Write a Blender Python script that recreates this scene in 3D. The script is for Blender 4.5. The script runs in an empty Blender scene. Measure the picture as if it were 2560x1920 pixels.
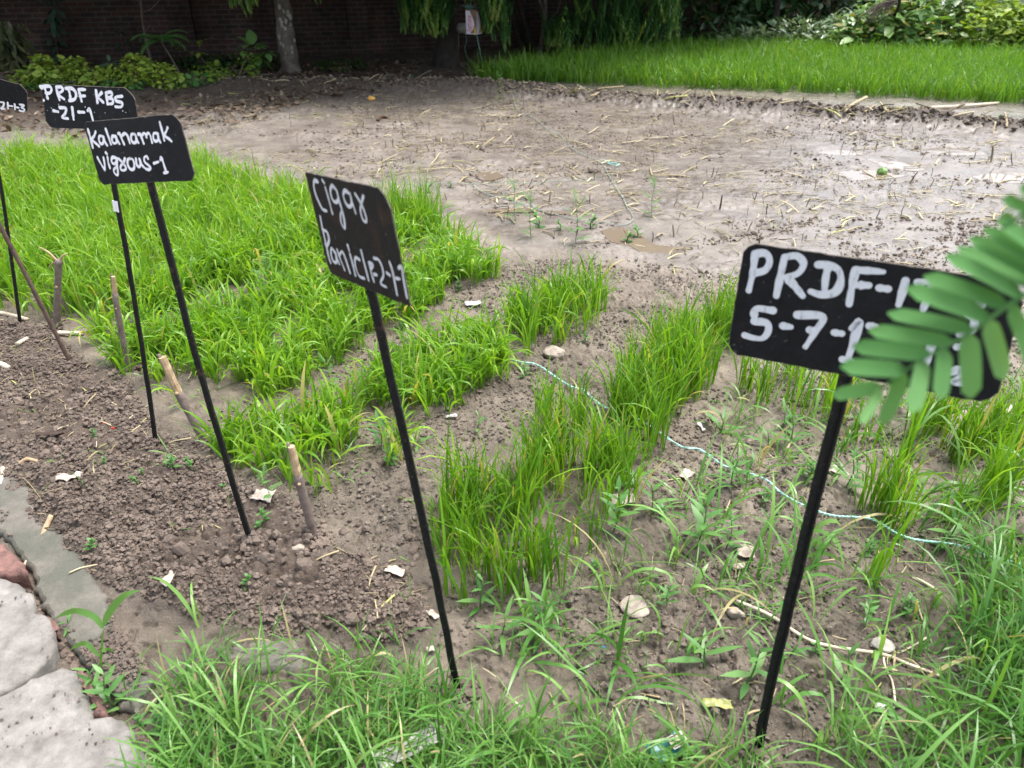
import bpy, math, random
import numpy as np
from mathutils import Vector

# ------------------------------------------------------------------ camera, sky, sun, exposure
SC = bpy.context.scene
COL = SC.collection
PITCH, CAMH, F, CX, CY = math.radians(31.0), 1.6, 1534.0, 1106.0, 829.5
cam_d = bpy.data.cameras.new("camera")
cam = bpy.data.objects.new("camera", cam_d)
COL.objects.link(cam)
cam.location = (0, 0, CAMH)
cam.rotation_euler = (math.pi / 2 - PITCH, 0, 0)
cam_d.sensor_width = 36.0
cam_d.lens = 36.0 * F / (2 * CX)
cam_d.clip_start, cam_d.clip_end = 0.02, 1500
cam_d.dof.use_dof = True
cam_d.dof.focus_distance = 2.7
cam_d.dof.aperture_fstop = cam_d.lens / 6.2
SC.camera = cam

SUN_EL, SUN_AZ = math.radians(70), math.radians(62)      # azimuth clockwise from +Y
world = bpy.data.worlds.new("World")
SC.world = world
world.use_nodes = True
wn, wl = world.node_tree.nodes, world.node_tree.links
wn.clear()
sky = wn.new("ShaderNodeTexSky")
sky.sky_type = 'NISHITA'
sky.sun_disc = False
sky.sun_elevation, sky.sun_rotation = SUN_EL, SUN_AZ
sky.air_density, sky.dust_density, sky.ozone_density = 1.0, 4.0, 1.0
hs = wn.new("ShaderNodeHueSaturation")
hs.inputs['Saturation'].default_value = 0.5
bg = wn.new("ShaderNodeBackground")
bg.inputs['Strength'].default_value = 0.15
wo = wn.new("ShaderNodeOutputWorld")
wl.new(sky.outputs[0], hs.inputs['Color'])
wl.new(hs.outputs[0], bg.inputs[0])
wl.new(bg.outputs[0], wo.inputs[0])
sun_d = bpy.data.lights.new("sun", 'SUN')
sun_d.energy, sun_d.angle, sun_d.color = 1.5, math.radians(22), (1.0, 0.965, 0.91)
sun = bpy.data.objects.new("sun", sun_d)
COL.objects.link(sun)
sdir = Vector((math.sin(SUN_AZ) * math.cos(SUN_EL), math.cos(SUN_AZ) * math.cos(SUN_EL), math.sin(SUN_EL)))
sun.rotation_euler = sdir.to_track_quat('Z', 'Y').to_euler()
sun.location = (0, 0, 12)
SC.view_settings.view_transform = 'Standard'
SC.view_settings.look = 'None'
SC.view_settings.gamma = 1.0
SC.view_settings.exposure = 1.55
SC.cycles.max_bounces = 6
SC.cycles.transparent_max_bounces = 6

rng = np.random.default_rng(7)
random.seed(7)

# ------------------------------------------------------------------ measuring helpers (photo pixels -> world points)
FW = np.array([0, math.cos(PITCH), -math.sin(PITCH)])
UP = np.array([0, math.sin(PITCH), math.cos(PITCH)])
RT = np.array([1.0, 0, 0])
CO = np.array([0, 0, CAMH])
def ray(u, v): return FW + RT * ((u - CX) / F) + UP * ((CY - v) / F)
def G(u, v, z=0.0):
    d = ray(u, v); return CO + d * ((z - CAMH) / d[2])
def AY(u, v, y):
    d = ray(u, v); return CO + d * (y / d[1])
def AP(u, v, c, n):
    d = ray(u, v); return CO + d * (np.dot(np.array(c) - CO, n) / np.dot(d, n))
def crop(ox, oy, sc):
    return lambda p: ((ox + p[0] * sc) * 0.86406, (oy + p[1] * sc) * 0.86406)
c1, c2, c3 = crop(0, 0, .3888), crop(850, 0, .3888), crop(1700, 0, .3888)
c4, c5, c6 = crop(0, 450, .3918), crop(850, 450, .3918), crop(1700, 450, .3918)
d1, d3, d5 = crop(0, 1000, .3888), crop(850, 1000, .3888), crop(1700, 1000, .3888)
d2, d4, d6 = crop(0, 1400, .3888), crop(850, 1400, .3888), crop(1700, 1400, .3888)
z1, z2, z3 = crop(1300, 0, 200 / 2212), crop(380, 0, 400 / 2212), crop(0, 0, 400 / 2212)
z4, z5, z6, z7 = crop(1000, 0, 320 / 2212), crop(200, 280, 300 / 2212), crop(740, 410, 310 / 1390), crop(1800, 580, 760 / 2212)
def GP(pts, z=0.0): return np.array([G(u, v, z)[:2] for u, v in pts])

# ------------------------------------------------------------------ noise
def _h(ix, iy, s):
    n = (ix.astype(np.int64) * 374761393 + iy.astype(np.int64) * 668265263 + s * 974711) & 0xFFFFFFFF
    n = ((n ^ (n >> 13)) * 1274126177) & 0xFFFFFFFF
    n = ((n ^ (n >> 16)) * 2246822519) & 0xFFFFFFFF
    return ((n ^ (n >> 15)) & 0xFFFFFF) / float(0xFFFFFF)
def vn(x, y, s=0):
    ix, iy = np.floor(x), np.floor(y)
    fx, fy = x - ix, y - iy
    fx, fy = fx * fx * (3 - 2 * fx), fy * fy * (3 - 2 * fy)
    a, b, c, d = _h(ix, iy, s), _h(ix + 1, iy, s), _h(ix, iy + 1, s), _h(ix + 1, iy + 1, s)
    return (a + (b - a) * fx) * (1 - fy) + (c + (d - c) * fx) * fy
def fbm(x, y, s=0, o=4):
    r, a, t = 0, .5, 0
    for k in range(o):
        r = r + a * vn(x * 2 ** k + 17.3 * k, y * 2 ** k - 9.1 * k, s + k); t += a; a *= .5
    return r / t
def worley(x, y, s=0):
    ix, iy = np.floor(x), np.floor(y)
    f = np.full(x.shape, 9.0)
    for a in (-1, 0, 1):
        for b in (-1, 0, 1):
            px, py = ix + a, iy + b
            dx = px + _h(px, py, s) - x; dy = py + _h(px, py, s + 51) - y
            k = .75 + .6 * _h(px, py, s + 99)
            f = np.minimum(f, (dx * dx + dy * dy) * k)
    return np.sqrt(f)
def lumps(x, y, size, s):
    w = worley(x / size, y / size, s)
    return np.sqrt(np.clip(1 - (w / .72) ** 2, 0, 1))
def sst(a, b, x):
    t = np.clip((x - a) / (b - a), 0, 1); return t * t * (3 - 2 * t)
def pdist(x, y, P, closed=True):
    d = np.full(x.shape, 1e9); ins = np.zeros(x.shape, bool)
    n = len(P)
    for i in range(n if closed else n - 1):
        (ax, ay), (bx, by) = P[i], P[(i + 1) % n]
        ex, ey = bx - ax, by - ay
        t = np.clip(((x - ax) * ex + (y - ay) * ey) / (ex * ex + ey * ey + 1e-12), 0, 1)
        d = np.minimum(d, np.hypot(x - ax - t * ex, y - ay - t * ey))
        if closed:
            c = (ay > y) != (by > y)
            ins ^= c & (x < (bx - ax) * (y - ay) / (by - ay + 1e-12) + ax)
    return np.where(ins, d, -d) if closed else d

# ------------------------------------------------------------------ zones of the ground (world polygons)
Z_TILL = GP([(-400, 640), (0, 700), (110, 715), (190, 790), (280, 830), (340, 930), (440, 990), (560, 1080), (640, 1090), (700, 1190), (880, 1230),
             (940, 1330), (880, 1400), (640, 1400), (420, 1340), (200, 1260), (60, 1120), (-60, 990), (-400, 900)])
Z_BED = GP([(-500, 345), (480, 352), (700, 430), (1000, 480), (1100, 555), (1330, 560), (1620, 630), (1720, 700), (2500, 760), (3300, 2600), (-1500, 2600), (-1500, 900)])
RIDGE = GP([(-400, 165), (300, 190), (700, 190), (1000, 194), (1250, 216), (1500, 234), (1800, 256), (2000, 270), (2212, 292), (2600, 330)])
PUD = [GP([c5(p) for p in q]) for q in (
    [(1690, 320), (1780, 300), (1900, 330), (1990, 395), (2150, 420), (2100, 450), (1930, 445), (1860, 410), (1740, 380)],
    [(960, 180), (1100, 170), (1230, 178), (1220, 195), (1080, 196), (960, 195)],
    [(1280, 185), (1400, 190), (1440, 204), (1340, 208)])]
PUD.append(GP([c3(p) for p in [(1280, 1040), (1400, 1035), (1560, 1075), (1500, 1090), (1330, 1070)]]))
PUD.append(GP([c3(p) for p in [(1000, 1110), (1130, 1085), (1260, 1090), (1420, 1120), (1300, 1140), (1120, 1150)]]))
PUD.append(GP([c3(p) for p in [(1560, 960), (1700, 945), (1900, 960), (1960, 985), (1760, 990), (1620, 985)]]))
PUD.append(GP([c3(p) for p in [(900, 975), (1040, 960), (1180, 975), (1120, 992), (960, 995)]]))
PUD.append(GP([c3(p) for p in [(1900, 1130), (2050, 1110), (2260, 1130), (2200, 1165), (2000, 1160)]]))
PUD.append(GP([c2(p) for p in [(880, 1110), (980, 1100), (1040, 1125), (960, 1150), (900, 1140)]]))
FARBED = GP([(1010, 178), (1100, 160), (1250, 138), (1460, 113), (1700, 109), (2212, 124), (2700, 140), (2700, 290), (2400, 250), (2212, 228), (1950, 214), (1700, 201), (1400, 189), (1200, 184)])

def zones(x, y):
    till = sst(-.06, .10, pdist(x, y, Z_TILL) + .12 * (fbm(x * 6, y * 6, 3, 2) - .5))
    bed = sst(-.25, .15, pdist(x, y, Z_BED) + .3 * (fbm(x * 3, y * 3, 4, 2) - .5)) * (1 - till)
    rd = pdist(x, y, RIDGE, False)
    ridge = np.exp(-(rd / (.22 + .12 * fbm(x * 2, y * 2, 8, 2))) ** 2) * (1 - bed) * (1 - till)
    pud = np.zeros_like(x)
    for P in PUD: pud = np.maximum(pud, sst(-.10, .03, pdist(x, y, P)))
    litter = sst(-1.1, 1.0, y - 10.6 - .6 * (x + 1) + 1.6 * (fbm(x * .9, y * .9, 12, 4) - .5)) * sst(4.5, 1.5, x)
    wet = np.clip(.26 + .9 * sst(-3.2, 2.6, x + .55 * (y - 6)) + 1.5 * (fbm(x * .9, y * 1.5, 21, 4) - .5), 0, 1) * (1 - till) * (1 - litter)
    wet = np.clip(wet * (1 - .45 * bed) - .8 * ridge, 0, 1)
    return till, bed, ridge, pud, litter, wet
def height(x, y, z=None):
    till, bed, ridge, pud, litter, wet = z if z is not None else zones(x, y)
    field = np.clip(1 - till - bed, 0, 1); dry = 1 - .7 * wet
    near = sst(40, 14, np.hypot(x, y))
    L1, L2, L3 = lumps(x, y, .062, 31), lumps(x + .3, y, .03, 32), lumps(x, y + .7, .10, 33)
    pm = sst(.52, .68, fbm(x * 1.5 + 3, y * 2.6, 41, 4))
    h = .03 * (fbm(x * .9, y * .9, 51, 3) - .5) * near
    L4 = lumps(x + .11, y + .2, .017, 35)
    h = h + till * (.024 * L1 * (.3 + fbm(x * 7, y * 7, 60, 2)) + .018 * L2 + .009 * L4 + .03 * L3 * sst(.5, .75, fbm(x * 3, y * 3, 62, 3)) + .035 * (fbm(x * 6, y * 6, 61, 4) - .5) + .004)
    crumb = sst(.44, .6, fbm(x * 3.2, y * 3.2, 63, 3))
    pit = sst(.58, .70, fbm(x * 26, y * 26, 68, 3))
    h = h + bed * ((.010 * L2 + .012 * L1 + .006 * L4) * (.15 + crumb) + .030 * (fbm(x * 9, y * 9, 64, 5) - .5) - .012 * pit)
    h = h + field * dry * (.028 * (fbm(x * 3.2, y * 5, 65, 6) - .5) - .012 * sst(.55, .68, fbm(x * 11, y * 15, 69, 3)) + (.022 * L1 + .012 * L2) * pm * near)
    h = h + ridge * (.075 + .035 * L1 + .03 * L3)
    h = h + litter * near * .02 * (fbm(x * 5, y * 5, 66, 3) - .5)
    return h * (1 - .75 * pud) - .022 * pud
def gz(x, y):
    return float(height(np.array([float(x)]), np.array([float(y)]))[0])
def onG(u, v, dz=0.0):
    p = G(u, v); return np.array([p[0], p[1], gz(p[0], p[1]) + dz])

# ------------------------------------------------------------------ mesh plumbing
ORI = {}
def mk(name, V, Fs, mat, parent=None, origin=None, smooth=True, attrs=None, mats=None, mi=None):
    V = np.asarray(V, float).reshape(-1, 3)
    o = np.array(ORI[parent.name]) if parent is not None else (np.array(origin, float) if origin is not None else np.zeros(3))
    me = bpy.data.meshes.new(name)
    Fs = [np.asarray(f, np.int32) for f in Fs if len(f)]
    me.vertices.add(len(V))
    me.vertices.foreach_set('co', (V - o).astype(np.float32).ravel())
    nl = sum(f.size for f in Fs); npoly = sum(len(f) for f in Fs)
    me.loops.add(nl); me.polygons.add(npoly)
    me.loops.foreach_set('vertex_index', np.concatenate([f.ravel() for f in Fs]))
    ls, b = [], 0
    for f in Fs:
        ls.append(b + np.arange(len(f)) * f.shape[1]); b += f.size
    me.polygons.foreach_set('loop_start', np.concatenate(ls).astype(np.int32))
    me.polygons.foreach_set('use_smooth', np.full(npoly, smooth))
    for m in (mats or [mat]): me.materials.append(m)
    if mi is not None: me.polygons.foreach_set('material_index', np.asarray(mi, np.int32))
    me.update(calc_edges=True)
    for k, a in (attrs or {}).items():
        at = me.attributes.new(k, 'FLOAT', 'POINT'); at.data.foreach_set('value', np.asarray(a, np.float32))
    ob = bpy.data.objects.new(name, me)
    COL.objects.link(ob)
    if parent is not None: ob.parent = parent
    else: ob.location = o
    ORI[ob.name] = o
    return ob
def tag(o, label=None, cat=None, group=None, kind=None):
    for k, v in (('label', label), ('category', cat), ('group', group), ('kind', kind)):
        if v: o[k] = v
    return o
def thing(name, label, cat, loc, group=None):
    o = bpy.data.objects.new(name, None); COL.objects.link(o)
    o.empty_display_size = .05
    o.location = loc; ORI[o.name] = np.array(loc, float)
    return tag(o, label, cat, group)
def copy_thing(src, loc, rz=0.0, s=1.0, label=None):
    c = src.copy(); COL.objects.link(c); c.location = loc; c.rotation_euler = (0, 0, rz); c.scale = (s, s, s)
    if label: c['label'] = label
    ORI[c.name] = np.array(loc, float)
    for ch in src.children:
        d = ch.copy(); COL.objects.link(d); d.parent = c
        for g in ch.children:
            e = g.copy(); COL.objects.link(e); e.parent = d
    return c
class MB:
    def __init__(s): s.v, s.f, s.n, s.t = [], {}, 0, []
    def add(s, V, Fs, tint=None):
        V = np.asarray(V, float).reshape(-1, 3)
        for f in Fs:
            f = np.asarray(f, np.int64)
            if len(f): s.f.setdefault(f.shape[1], []).append(f + s.n)
        s.v.append(V); s.n += len(V)
        s.t.append(np.full(len(V), .5) if tint is None else np.broadcast_to(np.asarray(tint, float), (len(V),)))
        return s
    def build(s, name, mat, parent=None, origin=None, smooth=True):
        return mk(name, np.concatenate(s.v), [np.concatenate(a) for a in s.f.values()], mat, parent, origin, smooth, {'tint': np.concatenate(s.t)})
def catmull(P, n=8):
    P = np.asarray(P, float)
    if len(P) < 3:
        t = np.linspace(0, 1, n + 1)[:, None]; return P[0] * (1 - t) + P[-1] * t
    Q = np.vstack([2 * P[0] - P[1], P, 2 * P[-1] - P[-2]]); out = []
    for i in range(len(P) - 1):
        a, b, c, d = Q[i:i + 4]
        for t in np.linspace(0, 1, n, endpoint=False):
            out.append(.5 * (2 * b + (c - a) * t + (2 * a - 5 * b + 4 * c - d) * t * t + (3 * b - a - 3 * c + d) * t ** 3))
    out.append(P[-1]); return np.array(out)
def tube(P, R, n=8, jit=0.0, cap=True, seed=0, flat=1.0):
    P = np.asarray(P, float); m = len(P)
    R = np.broadcast_to(np.asarray(R, float), (m,))
    T = np.gradient(P, axis=0); T /= np.linalg.norm(T, axis=1)[:, None] + 1e-12
    ref = np.array([0, 0, 1.]) if abs(T[0][2]) < .9 else np.array([1., 0, 0])
    N = np.cross(T[0], ref); N /= np.linalg.norm(N)
    r = np.random.default_rng(seed + 11); V = []
    a = np.arange(n) * 2 * math.pi / n
    for i in range(m):
        N = N - T[i] * np.dot(N, T[i]); N /= np.linalg.norm(N) + 1e-12
        B = np.cross(T[i], N)
        rr = R[i] * (1 + jit * (r.random(n) - .5) * 2)
        V.append(P[i] + (np.cos(a) * rr)[:, None] * N + (np.sin(a) * rr * flat)[:, None] * B)
    V = np.concatenate(V)
    i = np.arange(m - 1)[:, None] * n; j = np.arange(n)[None]; k = (j + 1) % n
    Q = np.stack([i + j, i + k, i + n + k, i + n + j], -1).reshape(-1, 4)
    tri = []
    if cap:
        V = np.vstack([V, P[0], P[-1]])
        tri = [[m * n, (q + 1) % n, q] for q in range(n)] + [[m * n + 1, (m - 1) * n + q, (m - 1) * n + (q + 1) % n] for q in range(n)]
    return V, ([Q, np.array(tri)] if cap else [Q])
def box(c, s, M=None):
    c, s = np.array(c, float), np.array(s, float) / 2
    K = np.array([[x, y, z] for z in (-1, 1) for y in (-1, 1) for x in (-1, 1)]) * s
    if M is not None: K = K @ np.array(M).T
    return K + c, [np.array([[0, 2, 3, 1], [4, 5, 7, 6], [0, 1, 5, 4], [2, 6, 7, 3], [0, 4, 6, 2], [1, 3, 7, 5]])]
def inst(TV, TF, M, L):
    """many copies of one small template: M (n,3,3) frames (columns = axes, scaled), L (n,3) places"""
    n, m = len(L), len(TV)
    V = (np.einsum('nij,mj->nmi', M, TV) + L[:, None]).reshape(-1, 3)
    return V, [(np.asarray(f)[None] + (np.arange(n) * m)[:, None, None]).reshape(-1, np.asarray(f).shape[1]) for f in TF]
def frames(d, up=None, spin=None):
    """frames whose Y axis runs along d; Z is the leaf's upper side"""
    d = d / (np.linalg.norm(d, axis=1)[:, None] + 1e-9)
    u = np.broadcast_to(np.array([0, 0, 1.]) if up is None else up, d.shape) + 1e-3
    x = np.cross(d, u); x /= np.linalg.norm(x, axis=1)[:, None] + 1e-9
    z = np.cross(x, d)
    if spin is not None:
        c, s = np.cos(spin)[:, None], np.sin(spin)[:, None]
        x, z = x * c + z * s, z * c - x * s
    return np.stack([x, d, z], -1)

# ------------------------------------------------------------------ materials
def newmat(name):
    m = bpy.data.materials.new(name); m.use_nodes = True
    nt = m.node_tree; nt.nodes.clear()
    out = nt.nodes.new('ShaderNodeOutputMaterial'); bs = nt.nodes.new('ShaderNodeBsdfPrincipled')
    nt.links.new(bs.outputs[0], out.inputs[0])
    return m, nt, bs, out
def nd(nt, t, **kw):
    n = nt.nodes.new('ShaderNode' + t)
    for k, v in kw.items():
        if k in n.inputs: n.inputs[k].default_value = v
        else: setattr(n, k, v)
    return n
def lk(nt, a, b): nt.links.new(a, b)
def noise(nt, scale, detail=4, rough=.55, vec=None):
    n = nd(nt, 'TexNoise', Scale=scale, Detail=detail, Roughness=rough)
    if vec is None:
        tc = nd(nt, 'TexCoord'); vec = tc.outputs['Object']
    lk(nt, vec, n.inputs['Vector']); return n.outputs[0]
def ramp(nt, fac, stops):
    r = nd(nt, 'ValToRGB'); e = r.color_ramp.elements
    while len(e) < len(stops): e.new(.5)
    for q, (p, c) in zip(e, stops):
        q.position = p; q.color = (*c, 1) if not isinstance(c, (int, float)) else (c, c, c, 1)
    lk(nt, fac, r.inputs[0]); return r.outputs[0]
def mix(nt, f, a, b, mode='MIX'):
    m = nd(nt, 'MixRGB', blend_type=mode)
    for i, x in ((0, f), (1, a), (2, b)):
        if isinstance(x, (int, float)): m.inputs[i].default_value = x if i == 0 else (x, x, x, 1)
        elif isinstance(x, tuple): m.inputs[i].default_value = (*x, 1)
        else: lk(nt, x, m.inputs[i])
    return m.outputs[0]
def bump(nt, bs, h, st=.4, dist=.01, prev=None):
    b = nd(nt, 'Bump', Strength=st, Distance=dist); lk(nt, h, b.inputs['Height'])
    if prev is not None: lk(nt, prev, b.inputs['Normal'])
    if bs is not None: lk(nt, b.outputs[0], bs.inputs['Normal'])
    return b.outputs[0]
def attr(nt, name): return nd(nt, 'Attribute', attribute_name=name).outputs['Fac']
def simple(name, ca, cb, scale=20, rough=.7, bst=.4, bdist=.004, bscale=None, spec=.4, metal=0):
    m, nt, bs, _ = newmat(name)
    lk(nt, ramp(nt, noise(nt, scale, 6, .62), [(.32, ca), (.68, cb)]), bs.inputs['Base Color'])
    bs.inputs['Roughness'].default_value = rough; bs.inputs['Specular IOR Level'].default_value = spec; bs.inputs['Metallic'].default_value = metal
    if bst: bump(nt, bs, noise(nt, bscale or scale * 4, 5, .6), bst, bdist)
    return m
def leafmat(name, dark, mid, light, old, transl=.35, rough=.42, spec=.35, oldat=.93):
    m, nt, bs, out = newmat(name)
    c = ramp(nt, attr(nt, 'tint'), [(0, dark), (.5, mid), (oldat - .04, light), (oldat, old)])
    lk(nt, c, bs.inputs['Base Color'])
    bs.inputs['Roughness'].default_value = rough; bs.inputs['Specular IOR Level'].default_value = spec
    tr = nd(nt, 'BsdfTranslucent'); lk(nt, mix(nt, 1.0, c, (1.35, 1.3, .55), 'MULTIPLY'), tr.inputs[0])
    mx = nd(nt, 'MixShader'); mx.inputs[0].default_value = transl
    lk(nt, bs.outputs[0], mx.inputs[1]); lk(nt, tr.outputs[0], mx.inputs[2]); lk(nt, mx.outputs[0], out.inputs[0])
    return m
def paint_mat(name, ca, cb):
    m, nt, bs, _ = newmat(name)
    tc = nd(nt, 'TexCoord'); mp = nd(nt, 'Mapping'); mp.inputs['Scale'].default_value = (3.0, 3.0, .8); lk(nt, tc.outputs['Object'], mp.inputs[0])
    n1, n2 = noise(nt, 60, 8, .75, mp.outputs[0]), noise(nt, 240, 4, .6)
    c = ramp(nt, n1, [(.28, ca), (.46, cb)]); c = mix(nt, ramp(nt, n2, [(.6, 0.0), (.72, .35)]), c, ca)
    lk(nt, c, bs.inputs['Base Color']); bs.inputs['Roughness'].default_value = .5
    bump(nt, bs, n1, .5, .0008)
    return m
M = {}
M['rice'] = leafmat('rice_leaf', (.065, .17, .014), (.135, .30, .020), (.25, .425, .035), (.40, .36, .12), .46, .38, .4)
M['rice_far'] = leafmat('rice_leaf_far', (.06, .165, .014), (.105, .245, .02), (.18, .33, .03), (.24, .28, .07), .38)
M['grass'] = leafmat('weed_grass', (.045, .14, .022), (.095, .24, .043), (.185, .345, .08), (.38, .33, .16), .32, .36, .5)
M['weed'] = leafmat('weed_leaf', (.06, .17, .04), (.10, .24, .06), (.16, .30, .09), (.3, .3, .1), .35, .4)
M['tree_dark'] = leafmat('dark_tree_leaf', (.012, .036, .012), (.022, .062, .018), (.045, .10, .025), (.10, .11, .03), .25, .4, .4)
M['droop'] = leafmat('drooping_leaf', (.025, .09, .028), (.075, .19, .042), (.21, .35, .065), (.22, .28, .05), .3, .4, .4)
M['lime'] = leafmat('lime_leaf', (.09, .18, .03), (.20, .31, .045), (.32, .42, .07), (.25, .28, .06), .35)
M['bush'] = leafmat('bush_leaf', (.06, .15, .04), (.13, .26, .065), (.24, .38, .12), (.30, .28, .08), .3, .36, .55)
M['sage'] = leafmat('sage_leaf', (.07, .14, .07), (.15, .24, .13), (.27, .36, .23), (.24, .28, .14), .3, .34, .6)
M['vine'] = leafmat('vine_leaf', (.03, .075, .045), (.05, .11, .065), (.075, .14, .085), (.09, .14, .08), .2, .45, .3)
M['dryleaf'] = leafmat('hanging_dry_leaf', (.05, .06, .03), (.07, .09, .035), (.15, .13, .06), (.22, .16, .09), .2, .5)
M['fore'] = leafmat('near_leaflet', (.08, .215, .07), (.11, .265, .09), (.165, .335, .13), (.165, .335, .13), .42, .75, .12)
M['litter'] = leafmat('fallen_leaf', (.055, .036, .026), (.11, .074, .05), (.20, .15, .11), (.34, .28, .2), .1, .6, .3, .95)
M['straw'] = leafmat('straw_stalk', (.055, .04, .028), (.34, .28, .16), (.52, .46, .30), (.36, .36, .13), .05, .55, .3)
M['crumb'] = simple('dark_mud_crumb', (.07, .054, .043), (.185, .148, .118), 18, .8, .5, .004)
M['paint'] = paint_mat('paint_brush', (.30, .31, .34), (.86, .86, .90))
M['paint_grey'] = paint_mat('paint_grey_brush', (.22, .24, .27), (.66, .69, .74))
M['stake'] = simple('grey_bark_stake', (.10, .072, .062), (.22, .17, .15), 35, .75, .6, .004)
M['peel'] = simple('peeled_wood', (.27, .18, .10), (.50, .37, .23), 22, .6, .4, .002)
M['trunk_pale'] = simple('lichen_trunk_bark', (.06, .05, .04), (.17, .145, .12), 9, .85, .8, .02, 26)
M['trunk_dark'] = simple('dark_trunk_bark', (.014, .011, .009), (.035, .028, .023), 9, .9, .8, .02, 26)
M['twig'] = simple('thin_grey_twig', (.06, .045, .036), (.14, .11, .085), 20, .8, .4, .004)
M['drystick'] = simple('pale_dry_stick', (.42, .34, .24), (.62, .54, .42), 30, .65, .4, .002)
M['twine_mint'] = simple('mint_plastic_twine', (.16, .42, .35), (.35, .62, .54), 90, .38, .3, .001)
M['twine_faded'] = simple('faded_muddy_twine', (.20, .26, .22), (.34, .42, .37), 30, .5, .3, .001)
M['twine_pale'] = simple('pale_plastic_twine', (.28, .50, .44), (.50, .70, .64), 90, .38, .3, .001)
M['paper'] = simple('muddy_white_paper', (.26, .21, .17), (.56, .50, .44), 22, .8, .5, .004, 60)
M['paper_pink'] = simple('pinkish_paper', (.28, .22, .185), (.48, .40, .35), 25, .75, .5, .004, 60)
M['plastic'] = simple('dirty_clear_plastic', (.26, .24, .22), (.52, .51, .49), 30, .28, .8, .006, 50, .6)
M['stone_white'] = simple('chalky_white_stone', (.21, .175, .14), (.40, .34, .285), 30, .8, .6, .006, 70)
M['stone_grey'] = simple('grey_chip_stone', (.28, .26, .23), (.46, .43, .38), 30, .8, .6, .006, 70)
M['teal'] = simple('teal_sachet', (.02, .15, .16), (.05, .25, .26), 20, .3, .3, .003)
M['lime_wrap'] = simple('lime_yellow_wrapper', (.20, .22, .07), (.34, .34, .11), 20, .3, .3, .003)
M['red_plastic'] = simple('red_plastic', (.55, .03, .03), (.70, .06, .05), 20, .35, 0)
M['blue_plastic'] = simple('blue_plastic', (.03, .10, .24), (.06, .17, .36), 20, .35, 0)
M['fruit_y'] = simple('yellow_fruit_skin', (.45, .24, .05), (.62, .36, .09), 30, .4, .2, .002)
M['fruit_g'] = simple('green_fruit_skin', (.10, .22, .05), (.24, .38, .12), 40, .35, .2, .002)
M['pod'] = simple('brown_pod', (.045, .025, .015), (.10, .055, .03), 40, .5, .5, .003)
M['rodpaint'] = simple('black_painted_iron', (.005, .006, .007), (.016, .015, .015), 45, .6, .8, .002, 220, .25)
M['rust'] = simple('rusty_iron', (.05, .032, .026), (.12, .075, .055), 40, .75, .6, .002, 160)
M['white_cloth'] = simple('grey_white_jar', (.34, .34, .31), (.50, .50, .46), 12, .6, .3, .004)
M['tin_white'] = simple('printed_tin_white', (.55, .50, .58), (.72, .66, .75), 12, .35, 0)
M['tin_brown'] = simple('printed_tin_brown', (.10, .05, .03), (.24, .15, .08), 22, .35, 0)
M['tin_gold'] = simple('printed_tin_gold', (.45, .28, .04), (.6, .4, .08), 12, .35, 0)
M['tin_red'] = simple('printed_tin_red', (.5, .03, .03), (.6, .05, .04), 12, .35, 0)

def plate_mat(name, rust):
    m, nt, bs, _ = newmat(name)
    n1, n2 = noise(nt, 14, 8, .7), noise(nt, 55, 5, .6)
    c = ramp(nt, n2, [(.3, (.003, .0036, .005)), (.72, (.008, .0092, .012))])
    c = mix(nt, ramp(nt, n1, [(.62 - rust, 0.0), (.78 - rust, .8)]), c, (.042, .024, .016))
    c = mix(nt, ramp(nt, noise(nt, 5, 9, .75), [(.50, 0.0), (.72, .5)]), c, (.019, .020, .022))
    c = mix(nt, ramp(nt, noise(nt, 120, 3, .5), [(.68, 0.0), (.75, .6)]), c, (.22, .22, .22))
    lk(nt, c, bs.inputs['Base Color'])
    lk(nt, ramp(nt, n1, [(.35, .5), (.7, .7)]), bs.inputs['Roughness']); bs.inputs['Specular IOR Level'].default_value = .22
    bump(nt, bs, n2, .35, .001)
    return m
m, nt, bs, _ = newmat('black_painted_angle_iron')
c = ramp(nt, noise(nt, 60, 5, .6), [(.3, (.005, .006, .007)), (.72, (.017, .016, .016))])
c = mix(nt, ramp(nt, noise(nt, 26, 8, .75), [(.57, 0.0), (.66, .8)]), c, (.075, .042, .028))
c = mix(nt, ramp(nt, noise(nt, 150, 3, .6), [(.66, 0.0), (.72, .6)]), c, (.16, .14, .12))
lk(nt, c, bs.inputs['Base Color']); bs.inputs['Roughness'].default_value = .65; bs.inputs['Specular IOR Level'].default_value = .25
bump(nt, bs, noise(nt, 200, 5, .6), .8, .002)
M['rodpaint'] = m
M['edge'] = simple('worn_plate_edge', (.03, .026, .024), (.17, .14, .115), 60, .7, .5, .001)
M['plate'] = plate_mat('black_sign_paint', 0.0)
M['plate_rusty'] = plate_mat('rust_blotched_sign_paint', .12)

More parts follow.
